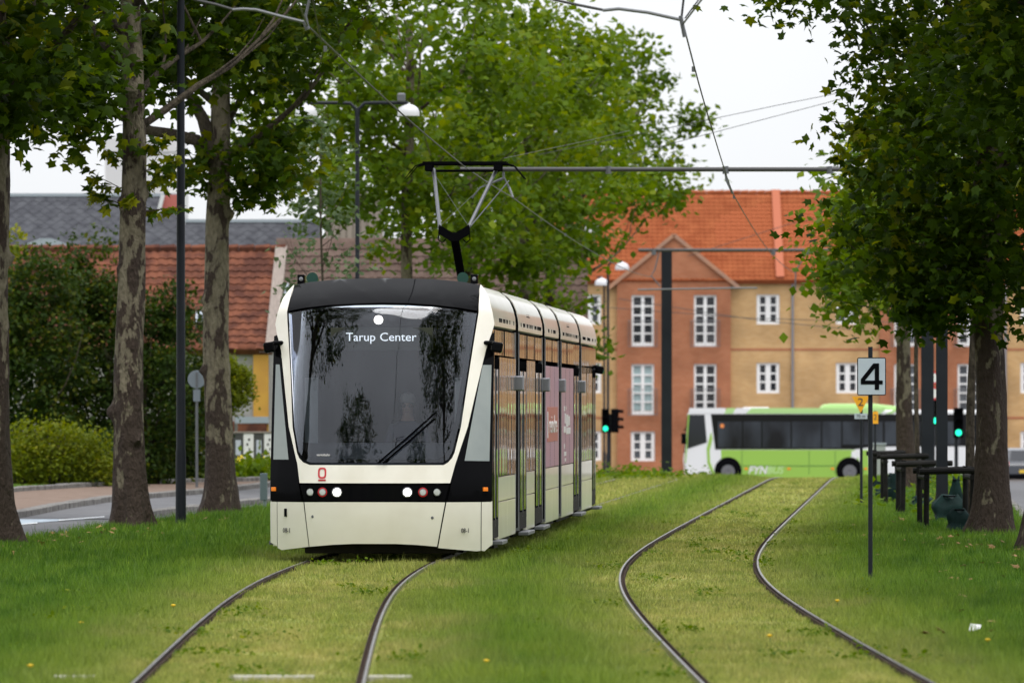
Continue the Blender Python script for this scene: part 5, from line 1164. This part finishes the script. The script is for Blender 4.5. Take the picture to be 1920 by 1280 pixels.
g = cross_tube('catenary arm on the mast before the orange gable', 0, 225, 3.7, 10.6, 6.3, .05); 
arm(g, [P(1236, 472, 225), P(1228, 505, 225), P(1221, 517, 225), P(1238, 537, 225)], .02); arm(g, [P(1513, 473, 225), P(1492, 508, 225), P(1491, 545, 225)], .02)
for px in (1226, 1450, 1514): arm(g, [P(px, 466, 225), P(px, 478, 225)], .07, name='clamp')
arm(g, [P(1196, 543, 225), P(1375, 540, 225), P(1420, 540, 225)], .025)
g = cross_tube('catenary arm above the frame, over both tracks', 0, 66, -3.3, 4.9, 5.62)
arm(g, [P(365, 0, 66), P(405, 9, 66), P(438, 19, 66)], .012, 'cable'); arm(g, [P(436, 19, 66), P(455, 17.5, 66), P(480, 19, 66), P(525, 31, 66), P(570, 42, 66)], .014)
arm(g, [P(580, 0, 66), P(573, 30, 66), P(577, 50, 66)], .012); arm(g, [P(584, -10, 66), P(592, 30, 66.5), P(603, 78, 68)], .006, 'cable'); arm(g, [P(571, 40, 66), P(577, 56, 66)], .022, name='clamp')
arm(g, [P(1030, -2, 66), P(1085, 10, 66), P(1130, 19, 66)], .012, 'cable'); arm(g, [P(1130, 20, 66), P(1160, 17, 66), P(1215, 24, 66), P(1278, 38, 66)], .014)
arm(g, [P(1282, -3, 66), P(1277, 40, 66)], .01, 'cable'); arm(g, [P(1312, -3, 66), P(1284, 35, 66)], .006, 'cable'); arm(g, [P(1276, 30, 66), P(1284, 70, 66)], .018, name='clamp'); arm(g, [P(365, 0, 66), P(262, -72, 66)], .012, 'cable')
def wire(label, pts, r=.0085):
    t = thing('contact_wire', label, 'overhead wire', pts[0], 0, 'contact wires'); o = Vector(pts[0]); q_ = []
    for a, b in zip(pts, pts[1:]):
        for k in range(6): p = Vector(a).lerp(Vector(b), k / 6); p.z -= .05 * math.sin(math.pi * k / 6) * ((b - a).length / 50); q_.append(p - o)
    q_.append(pts[-1] - o); MB().tube(q_, r, 6).build('wire', M['cable'], t)
    return t
w1 = wire('overhead wire running down to the tram pantograph', [Vector((-1.3, 13, 5.1)), Vector((-1.76, 66, 5.05)), Vector((-.66, 102.5, 4.985)), P(962, 371, 118.5), P(1145, 491, 170), P(1222, 519, 225)])
w2 = wire('overhead wire above the empty track on the street side', [Vector((2.2, 13, 5.1)), P(1281, 45, 66), P(1330, 225, 91), P(1374, 363, 119), P(1443, 472, 168), P(1491, 512, 225)])
for tw_, pts in ((w1, [(610, 92, 70), (1015, 412, 130), (1060, 440, 137)]), (w2, [(1376, 370, 120), (1300, 130, 76)])):
    for p in pts: MB().obox(P(*p) - Vector(tw_.location), (.03, .12, .05)).build('wire_clamp', M['greymetal'], tw_)
for lab, pts in (('thin span wire crossing before the gable windows', [P(1160, 560, 250), P(1420, 600, 250), P(1640, 622, 250)]), ('lower span wire crossing before the tan wall', [P(1120, 575, 252), P(1400, 596, 252), P(1700, 605, 252)]), ('span wire crossing the orange roof', [P(1290, 480, 255), P(1480, 420, 255), P(1640, 385, 255)])):
    t = thing('span_wire', lab, 'overhead wire', pts[0], 0, 'span wires'); MB().tube([p - pts[0] for p in pts], .011, 5).build('wire', M['cable'], t)
# street lamps with white bell shades
def shade(parent, at, r=.275):
    o = MB().lathe([(r, 0), (r, r * .2), (r * .97, r * .45), (r * .86, r * .7), (r * .64, r * .9), (r * .36, r * 1.02), (r * .16, r * 1.08), (r * .14, r * 1.22)], 22, at).build('lamp_shade', M['enamel'], parent, smooth=True); return o
def lamp(label, X, D, arms, ztop, r=.05, rs=.275):
    t = thing('street_lamp', label, 'street lamp', (X, D, gz(D)), 0, 'street lamps'); z = ztop - gz(D)
    MB().lathe([(r * 1.5, 0), (r * 1.4, 1.2), (r, 1.25), (r * .9, z - .25)], 12).build('pole', M['mast'], t, smooth=True)
    for sx, ln in arms:
        MB().tube([(0, 0, z - .3), (sx * .03, 0, z - .12), (sx * .14, 0, z - .01), (sx * .3, 0, z), (sx * ln, 0, z)], r * .75, 8).build('arm', M['mast'], t, smooth=True)
        shade(t, (sx * ln, 0, z - rs * 1.2), rs)
    return t
S190 = F / 150
dl = lamp('double armed street lamp with two white bell shades above the tram', (670 - 960) / S190, 150, ((-1, 1.0), (1, 1.0)), CZ + (HY - 193) / S190, .045, .215)
MB().obox((.86, 0, CZ + (HY - 193) / S190 + .1), (.16, .16, .18)).build('sensor_box', M['greymetal'], dl, bevel=.03)
S3 = F / 300
lamp('single armed street lamp left of the orange gable, beside the traffic light', (1140 - 960) / S3, 300, ((1, .55),), CZ + (HY - 490) / S3, .055)['label'] = 'single armed street lamp beside the orange gable and the traffic light'
lamp('street lamp whose white shade hangs before the red roof', (1085 - 960) / (F / 272), 272, ((1, .48),), CZ + (HY - 418) / (F / 272), .05)
lamp('lowest small street lamp beside the tram roof end', (1129 - 960) / (F / 318), 311, ((-1, .1),), CZ + (HY - 525) / (F / 318), .045)
# traffic lights
def signal(label, px, py, D, rz, lit, heads=1, pole=True, s=1.0):
    p = P(px, py, D); t = thing('traffic_light', label, 'traffic light', (p.x, D, gz(D)), 0, 'traffic lights'); z = p.z - gz(D)
    if pole: MB().lathe([(.06, 0), (.055, z + .5)], 10).build('pole', M['mast'], t)
    for k, (dx, rot, on_) in enumerate(lit):
        rm = Matrix.Rotation(rot, 3, 'Z'); b = MB(); c = Vector((dx, -.1, z + .24)); b.obox(c, (.3, .22, .92), rm)
        h = b.build('signal_head', M['matblack'], t, bevel=.03)
        for j, m in enumerate((M['green_on'] if on_ else M['matblack'], M['matblack'], M['matblack'])):
            cc = c + rm @ Vector((0, -.12, -.3 + .3 * j)); l_ = MB()
            vs = []; 
            for r_, y_ in ((.004, .0), (.1, .0), (.1, .02)):
                for a in range(14): vs.append(cc + rm @ Vector((r_ * math.cos(a * .4488), y_ - .005, r_ * math.sin(a * .4488))))
            l_.add(vs, [(14 * i + a, 14 * i + (a + 1) % 14, 14 * i + 14 + (a + 1) % 14, 14 * i + 14 + a) for i in range(2) for a in range(14)]); l_.build('lens', m, h)
            v_ = MB(); vs = []
            for a in range(9):
                an = a * math.pi / 8
                for y_ in (0, -.2): vs.append(cc + rm @ Vector((.125 * math.cos(an), y_ - .004, .125 * math.sin(an))))
            v_.add(vs, [(2 * i, 2 * i + 1, 2 * i + 3, 2 * i + 2) for i in range(8)]); v_.build('visor', M['matblack'], h)
    return t
signal('traffic light cluster with a green lamp by the tram rear', 1143, 800, 296, 0, ((-.16, 0, True), (.2, 1.15, False)))
signal('traffic light showing green beside the big trunk', 1793, 807, 236, 0, ((.06, 0, True),))
signal('traffic light showing green between the two dark masts', 1750, 785, 262, 0, ((.06, 0, True),))
# round signs on a post between the masts
t = thing('road_sign', 'pair of round red rimmed signs between the two dark masts', 'road sign', (P(1749, 0, 250).x, 250, gz(250)), 0, 'road signs'); MB().tube([(0, .03, 0), (0, .03, CZ + (HY - 690) / 57.6 - gz(250))], .035, 8).build('pole', M['greymetal'], t)
for py in (708, 737):
    z = CZ + (HY - py) / 57.6 - gz(250); d = MB().lathe([(.004, -.01), (.2, -.01), (.2, .005), (.004, .01)], 20, (0, -.03, z), 'Y').build('sign_plate', M['white'], t); MB().lathe([(.165, -.012), (.225, -.012), (.225, .006), (.165, .006)], 20, (0, -.035, z), 'Y', False).build('rim', M['red'], d)
# round sign seen from behind
t = thing('sign_post', 'round sign seen from behind on a thin post by the pavement', 'road sign', (P(369, 0, 166).x, 166, .0), 0, 'road signs'); s166 = F / 166
MB().tube([(0, 0, 0), (0, 0, CZ + (HY - 694) / s166)], .03, 10).build('pole', M['greymetal'], t)
d = MB().lathe([(.003, -.012), (.19, -.012), (.195, .0), (.19, .008)], 28, (0, -.04, CZ + (HY - 711) / s166), 'Y').build('sign_plate', M['signback'], t)
MB().box(-.02, .02, -.075, -.053, CZ + (HY - 724) / s166, CZ + (HY - 698) / s166).build('bracket', M['greymetal'], d)
MB().box(-.075, .075, -.06, -.04, CZ + (HY - 752) / s166, CZ + (HY - 730) / s166).build('sub_plate', M['signback'], t)
# bollard posts beside the tram
p = G(493, 960); t = thing('bollard', 'grey green metal post with a narrow plate close to the tram corner', 'bollard', p)
MB().tube([(.03, .05, -.1), (.03, .05, .62)], .028, 10).build('post', mat('galvanised_green', (.16, .2, .2), .5), t); MB().box(-.05, .075, .0, .02, .2, .65).build('plate', mat('plate_green', (.12, .16, .17), .5), t, bevel=.01)
# the number signs
p = G(1632, 1090); t = thing('track_sign', 'grey square sign with a black number four on a dark post', 'sign', p, 0, 'track signs'); s4 = F / p.y
MB().tube([(0, 0, -.1), (0, 0, CZ + (HY - 650) / s4)], .0235, 12).build('post', M['mast'], t, smooth=True)
z0, z1 = CZ + (HY - 741) / s4, CZ + (HY - 670) / s4; cz_ = (z0 + z1) / 2; hw, hh, rc = 27 / s4, (z1 - z0) / 2, .02
def rr_poly(hw, hh, rc, n=5): return [(sx * (hw - rc) + rc * math.cos(a), sz * (hh - rc) + rc * math.sin(a)) for sx, sz, a0 in ((1, 1, 0), (-1, 1, 90), (-1, -1, 180), (1, -1, 270)) for a in [R(a0 + 90 * k / n) for k in range(n + 1)]]
pl_ = MB().prism(rr_poly(hw, hh, rc), lambda a, b, d: (a + .01, d, cz_ + b), -.045, -.028).build('sign_plate', M['matblack'], t)
MB().prism(rr_poly(hw - .009, hh - .009, rc * .6), lambda a, b, d: (a + .01, d, cz_ + b), -.0475, -.0455).build('sign_face', M['signgrey'], pl_)
# digit drawn from the photo's strokes (pixels of the crop, 8x)
def dg(x, y): return ((x - 350) / 8 / s4 + .012, cz_ - (y - 528) / 8 / s4)
mb = MB(); f_ = lambda a, b, d: (a, d, b)
mb.prism([dg(394, 332), dg(460, 332), dg(460, 588), dg(514, 588), dg(514, 648), dg(460, 648), dg(460, 728), dg(394, 728), dg(394, 648), dg(184, 648), dg(184, 570), dg(372, 332)], f_, -.0505, -.048); digit = mb
def ear(mbx):                                             # counter of the 4: rebuilt as a ring
    o = [dg(x, y) for x, y in ((372, 332), (460, 332), (460, 588), (514, 588), (514, 648), (460, 648), (460, 728), (394, 728), (394, 648), (184, 648), (184, 570))]
    q1 = [[(372, 332), (460, 332), (460, 588), (394, 588), (394, 408)], [(372, 332), (394, 408), (250, 588), (184, 570)], [(184, 570), (250, 588), (394, 588), (460, 588), (514, 588), (514, 648), (184, 648)], [(394, 648), (460, 648), (460, 728), (394, 728)]]
    b = MB()
    for p_ in q1: b.prism([dg(*k) for k in p_], f_, -.0505, -.048)
    return b
ear(0).build('digit', M['matblack'], pl_)
p = G(1615, 955); t = thing('warning_sign', 'small orange triangle sign with number two and a white plate below', 'sign', p, 0, 'track signs'); s2 = F / p.y
dz = lambda py: CZ + (HY - py) / s2; dx_ = lambda px: (px - 1615) / s2
MB().tube([(0, 0, -.1), (0, 0, dz(745))], .025, 10).build('post', M['mast'], t)
tp_ = MB().prism([(dx_(1597), dz(743)), (dx_(1630), dz(743)), (dx_(1613.5), dz(774))], f_, -.045, -.03).build('sign_plate', M['yellow'], t)
text('digit', '2', .19, M['dkprint'], tp_, (dx_(1613.5), -.048, dz(754)), xs=1.1)
wp_ = MB().box(dx_(1602), dx_(1626), -.045, -.03, dz(785), dz(775)).build('distance_plate', M['signgrey'], t); text('lettering', '75 m', .075, M['dkprint'], wp_, (dx_(1614), -.048, dz(780)))
p = P(1641, 0, 150); t = thing('marker_plate', 'narrow orange plate half hidden behind the number four post', 'sign', (p.x, 150, 0), 0, 'track signs'); s5 = F / 150; z5 = lambda py: CZ + (HY - py) / s5
MB().tube([(0, 0, 0), (0, 0, z5(770))], .022, 8).build('post', M['mast'], t); o = MB().box(-.055, .055, -.04, -.025, z5(794), z5(771)).build('sign_plate', M['yellow'], t); text('digit', '2', .15, M['dkprint'], o, (0, -.043, z5(782)))
# grey cabinet
p = P(1648, 0, 240); t = thing('utility_cabinet', 'grey street cabinet standing between the bus and the stake frames', 'cabinet', (p.x, 240, gz(240))); zt_ = CZ + (HY - 833) / 60 - gz(240)
MB().box(-.2, .2, -.15, .15, .1, zt_).build('body', M['greymetal'] if 0 else mat('cabinet_grey', (.26, .28, .28), .6), t, bevel=.01); MB().box(-.23, .23, -.18, .18, zt_, zt_ + .05).build('roof', M['zinc'], t); MB().box(-.18, .18, -.165, -.152, .15, zt_ - .06).build('door', mat('cabinet_door', (.28, .3, .3), .6), t); MB().box(-.2, .2, -.15, .15, 0, .1).build('plinth', M['granite'], t)
# stake frames round the young trees
def frame(label, X, D, wd=.62, dp=1.0, h=.9):
    t = thing('tree_guard', label, 'tree guard', (X, D, 0), 0, 'black stake frames'); rz_ = random.Random(int(D))
    for sx in (-1, 1):
        for sy in (-1, 1): MB().tube([(sx * wd / 2, sy * dp / 2, -.1), (sx * wd / 2 + rz_.uniform(-.02, .02), sy * dp / 2, h)], [.042, .04], 8).build('stake', M['stakewood'], t)
    for sy in (-1, 1): MB().tube([(-wd / 2 - .1, sy * (dp / 2 + .07), h - .07), (wd / 2 + .1, sy * (dp / 2 + .07), h - .05)], .045, 8).build('rail', M['stakewood'], t)
    for sx in (-1, 1): MB().tube([(sx * (wd / 2 + .0), -dp / 2 - .1, h - .15), (sx * (wd / 2), dp / 2 + .1, h - .15)], .04, 8).build('rail', M['stakewood'], t)
    return t
frame('black stake frame nearest to the big trunk', 6.27, 111, .66, 1.6); frame('second black stake frame, beside the slim mast', 6.62, 124, .7, 1.4); frame('third black stake frame, in front of the wide mast', 7.02, 138, .66, 1.2, .92); frame('farthest black stake frame beside the grey cabinet', 7.3, 150, .5, 1.2, .9)
# watering bags
def bag(label, X, D, r, h, seed):
    rg = random.Random(seed); n, k = 18, 9; b = MB(); vs = []
    for i in range(k + 1):
        t_ = i / k; rr = r * (1 - .55 * t_ ** 1.5) * (1 + .1 * math.sin(t_ * 9 + seed))
        for j in range(n):
            a = 2 * math.pi * j / n; f = 1 + .16 * math.sin(3 * a + seed + 3 * t_) + .1 * math.sin(5 * a - 6 * t_ + seed) ; vs.append((rr * f * math.cos(a), rr * f * math.sin(a) * .8, h * t_ * (1 + .12 * math.sin(2 * a + seed)) - .02))
    b.add(vs, [(i * n + j, i * n + (j + 1) % n, (i + 1) * n + (j + 1) % n, (i + 1) * n + j) for i in range(k) for j in range(n)] + [tuple(range(k * n, k * n + n))])
    t = thing('watering_bag', label, 'watering bag', (X, D, 0), 0, 'watering bags'); b.build('sack', M['bag'], t, smooth=True)
    MB().tube([(r * .4 * math.cos(a), r * .32 * math.sin(a), h * .97) for a in [i * .5236 for i in range(13)]], .012, 6).build('collar', M['matblack'], t); return t
bag('dark green watering bag slumped beside the big trunk', 6.25, 107.5, .2, .33, 1); bag('green watering bag around the slim trunk in the nearest frame', 6.62, 116, .3, .42, 2); bag('upright green bag tied up between two slim trunks', 7.0, 121, .13, .62, 3); bag('dark bag heaped in the third frame', 7.0, 141, .22, .5, 4); bag('small dark bag in front of the farthest frame', 6.95, 146, .18, .32, 5); bag('flattened teal bag low in the grass by the sapling', 7.15, 134, .28, .2, 6)
# ================================================================== the bus
BD = 305; SB = F / BD
BUS = thing('bus', 'green and white regional bus crossing behind the grass crest', 'bus', (P(1283, 0, BD).x, BD, -1.36)); BX0 = P(1283, 0, BD).x
u_ = lambda px: (px - 1283) / SB; v_ = lambda py: CZ - (py - HY) / SB + 1.36
M['bgreen'] = mat('bus_green', (.30, .52, .075), .4, coat=.2); M['bgreen2'] = mat('bus_pale_green', (.42, .66, .25), .4, coat=.2); M['bwhite'] = mat('bus_white', (.78, .78, .79), .35, coat=.3)
BLn = 12.0; side = lambda a, b, d: (a, d, b)
MB().prism([(.05, .32), (0, .9), (.06, 1.6), (.16, 2.75), (.3, 2.92), (11.9, 2.92), (12, 2.7), (12, .35)], side, 0, 2.5).build('body', M['bwhite'], BUS, bevel=.06)
def bp(name, pts, m, y=-.01, th=.02, parent=BUS): return MB().prism([(u_(a), v_(b)) for a, b in pts], side, y, y + th).build(name, m, parent)
dw = bp('driver_window', [(1292, 777), (1321, 777), (1325.5, 829), (1289, 841)], M['wglass'])
bp('roof_band', [(1293, 764.5), (1361, 764.5), (1357, 775), (1290.5, 775)], M['bwhite']); bp('roof_band', [(1363, 764.5), (1379, 764.5), (1374, 775), (1358, 775)], M['bgreen2']); bp('roof_band', [(1380, 764.5), (1408, 764.5), (1398, 775), (1376, 775)], M['bwhite']); bp('roof_band', [(1409, 764.5), (1662, 764.5), (1652, 775), (1399, 775)], M['bgreen2'])
bp('roof_band', [(1680, 766), (1692, 766), (1672, 775), (1660, 775)], M['bgreen2'])
band = bp('window_band', [(1333, 776), (1845, 776), (1845, 836), (1640, 836.5), (1600, 842), (1341, 842)], mat('bus_black', (.006, .006, .007), .2, spec=.25))
for a, b in ((1346, 1391), (1394, 1427), (1430, 1482), (1485, 1539), (1542, 1577), (1580, 1616), (1619, 1655), (1659, 1700), (1704, 1750), (1754, 1800)): bp('pane', [(a, 790), (b, 790), (b, 839 if b < 1600 else 833), (a, 839 if b < 1600 else 833)], mat('bus_glass', (.05, .058, .07), .08, spec=.25, c2=(.012, .012, .014), scale=.9, stretch=(1, 1, .4)), -.022, .01, band)
t_ = MB().lathe([(.002, -.004), (.085, -.004), (.085, .004)], 14, (u_(1354), -.028, v_(798)), 'Y').build('sticker', mat('orange_sticker', (.8, .25, .06), .6), band)
sd1 = bp('side_panel', [(1352, 843), (1602, 843), (1611, 862), (1611, 897), (1349, 897), (1352, 870)], M['bgreen'])
bp('white_stripe', [(1597, 845), (1608, 845), (1607, 866), (1595, 864)], M['bwhite'], -.018, .01, sd1); bp('side_panel', [(1614, 843), (1628, 843), (1630, 897), (1614, 897)], M['bgreen'])
pts = [(1333, 809), (1325, 840), (1326.5, 868), (1334, 885), (1343, 895.5)]; pts2 = [(1349, 896), (1338, 882), (1331.5, 866), (1330.5, 845), (1336, 822)]
mb = MB()
for i in range(4): mb.prism([(u_(a), v_(b)) for a, b in (pts[i], pts[i + 1], pts2[3 - i], pts2[4 - i])], side, -.014, .004)
mb.build('green_curve', M['bgreen'], BUS)
bp('front_edge', [(1290, 776), (1292.5, 776), (1288.5, 841), (1286, 868), (1284, 868)], M['bgreen'], -.012)
mb = MB(); mb.box(u_(1391), u_(1565), -.018, -.009, v_(873.5), v_(872)); 
for px in (1391, 1517, 1566): mb.box(u_(px) - .012, u_(px) + .012, -.016, -.009, .38, v_(844))
mb.build('panel_seam', mat('seam_green', (.1, .22, .04), .5), BUS)
for px in (1399, 1479, 1561, 1623): MB().box(u_(px) - .06, u_(px) + .06, -.025, 0, v_(880), v_(876.5)).build('side_marker', M['amber'], BUS)
text('lettering', 'FYN', .42, M['whiteprint'], BUS, (u_(1420), -.018, v_(881.5)), width=.78, shear=.25, bold=.012); text('lettering', 'BUS', .42, mat('pale_green_print', (.5, .72, .3), .5), BUS, (u_(1453), -.018, v_(881.5)), width=.66, shear=.25, bold=.006)
for px in (1365, 1593):
    x = u_(px); z = v_(881.5)
    MB().prism([(x + .43 * 1.25 * math.cos(a), z + .53 * math.sin(a)) for a in [math.pi * k / 14 for k in range(15)]] + [(x - .5, .3), (x + .5, .3)], side, -.03, .4).build('wheel_arch', M['matblack'], BUS)
    wl = MB().lathe([(.2, -.01), (.3, -.02), (.46, -.01), (.48, .02), (.48, .28), (.1, .28)], 28, (x, -.05, .48), 'Y').build('wheel', M['matblack'], BUS, smooth=True)
    MB().lathe([(.02, .0), (.08, -.04), (.12, -.04), (.14, .02), (.24, .03), (.27, -.025)], 22, (x, -.06, .48), 'Y').build('rim', mat('rim_grey', (.14, .14, .15), .5), wl, smooth=True)
for px in (1365, 1593): MB().lathe([(.1, -.28), (.48, -.28), (.48, 0), (.1, 0)], 20, (u_(px), 2.45, .48), 'Y').build('wheel', M['matblack'], BUS)
MB().prism([(u_(1536), 2.9), (u_(1545), 3.13), (u_(1560), 3.17), (u_(1640), 3.17), (u_(1690), 3.05), (u_(1700), 2.9)], side, .3, 2.2).build('roof_pod', M['bgreen2'], BUS, bevel=.05); MB().box(u_(1395), u_(1443), .6, 1.9, 2.9, 3.03).build('roof_hatch', M['bwhite'], BUS, bevel=.03)
mb = MB(); mb.obox((-.02, -.12, v_(822)), (.2, .16, .42)); mb.tube([(.1, -.05, v_(800)), (-.02, -.1, v_(808))], .025, 6); mb.build('wing_mirror', M['matblack'], BUS, bevel=.03)
MB().prism([(.012, 1.2), (.05, 1.65), (.15, 2.7), (.165, 2.72), (.165, 1.2)], side, .15, 2.35).build('windscreen', M['wglass'], BUS).location.x = -.02
MB().box(.1, 11.9, .05, 2.45, .24, .36).build('underside', M['matblack'], BUS)
for y in (.4, 2.1): MB().lathe([(.02, -.02), (.1, -.01), (.1, .05)], 12, (.03, y, .75), 'X').build('headlight', M['lampoff'], BUS)
MB().lathe([(.004, -.01), (.05, -.008), (.05, .01)], 10, (u_(1312), -.006, v_(886)), 'Y').build('filler_cap', M['matblack'], BUS)
# parked car seen from behind
CAR = thing('car', 'dark hatchback seen from behind on the street past the trunks', 'car', (18.95, 285, gz(285)))
mb = MB(); prof_ = [(-2.0, .35, .8), (-2.08, .55, .86), (-2.05, .88, .87), (-1.9, .98, .84), (-1.45, 1.42, .66), (-1.1, 1.5, .62), (.3, 1.5, .62), (1.1, .95, .82), (2.0, .8, .78), (2.15, .5, .8), (2.0, .3, .78)]
vs = [(sx * hw_, y, z) for y, z, hw_ in prof_ for sx in (-1, 1)]; k = len(prof_)
mb.add(vs, [(2 * i, 2 * i + 1, (2 * i + 3) % (2 * k), (2 * i + 2) % (2 * k)) for i in range(k)] + [tuple(2 * i for i in range(k)), tuple(2 * i + 1 for i in range(k - 1, -1, -1))]); mb.build('body', mat('dark_blue_paint', (.025, .028, .04), .25, coat=.6), CAR, bevel=.05)
MB().add([(-.6, -1.86, 1.03), (.6, -1.86, 1.03), (.52, -1.5, 1.4), (-.52, -1.5, 1.4), (-.6, -1.8, 1.0), (.6, -1.8, 1.0), (.52, -1.44, 1.37), (-.52, -1.44, 1.37)], [(0, 1, 2, 3), (4, 5, 6, 7), (0, 1, 5, 4), (2, 3, 7, 6)]).build('rear_window', M['wglass'], CAR)
for sx in (-1, 1): MB().obox((sx * .74, -2.02, .92), (.2, .1, .2)).build('tail_light', M['redlens'], CAR, bevel=.03); MB().lathe([(.1, -.1), (.31, -.1), (.32, .1), (.1, .1)], 18, (sx * .74, -1.3, .32), 'X').build('wheel', M['matblack'], CAR); MB().lathe([(.1, -.1), (.31, -.1), (.32, .1), (.1, .1)], 18, (sx * .74, 1.35, .32), 'X').build('wheel', M['matblack'], CAR)
MB().box(-.26, .26, -2.11, -2.09, .58, .7).build('number_plate', mat('yellow_plate', (.75, .5, .05), .5), CAR); MB().box(-.8, .8, -2.13, -2.0, .36, .52).build('bumper', M['matblack'], CAR, bevel=.03)
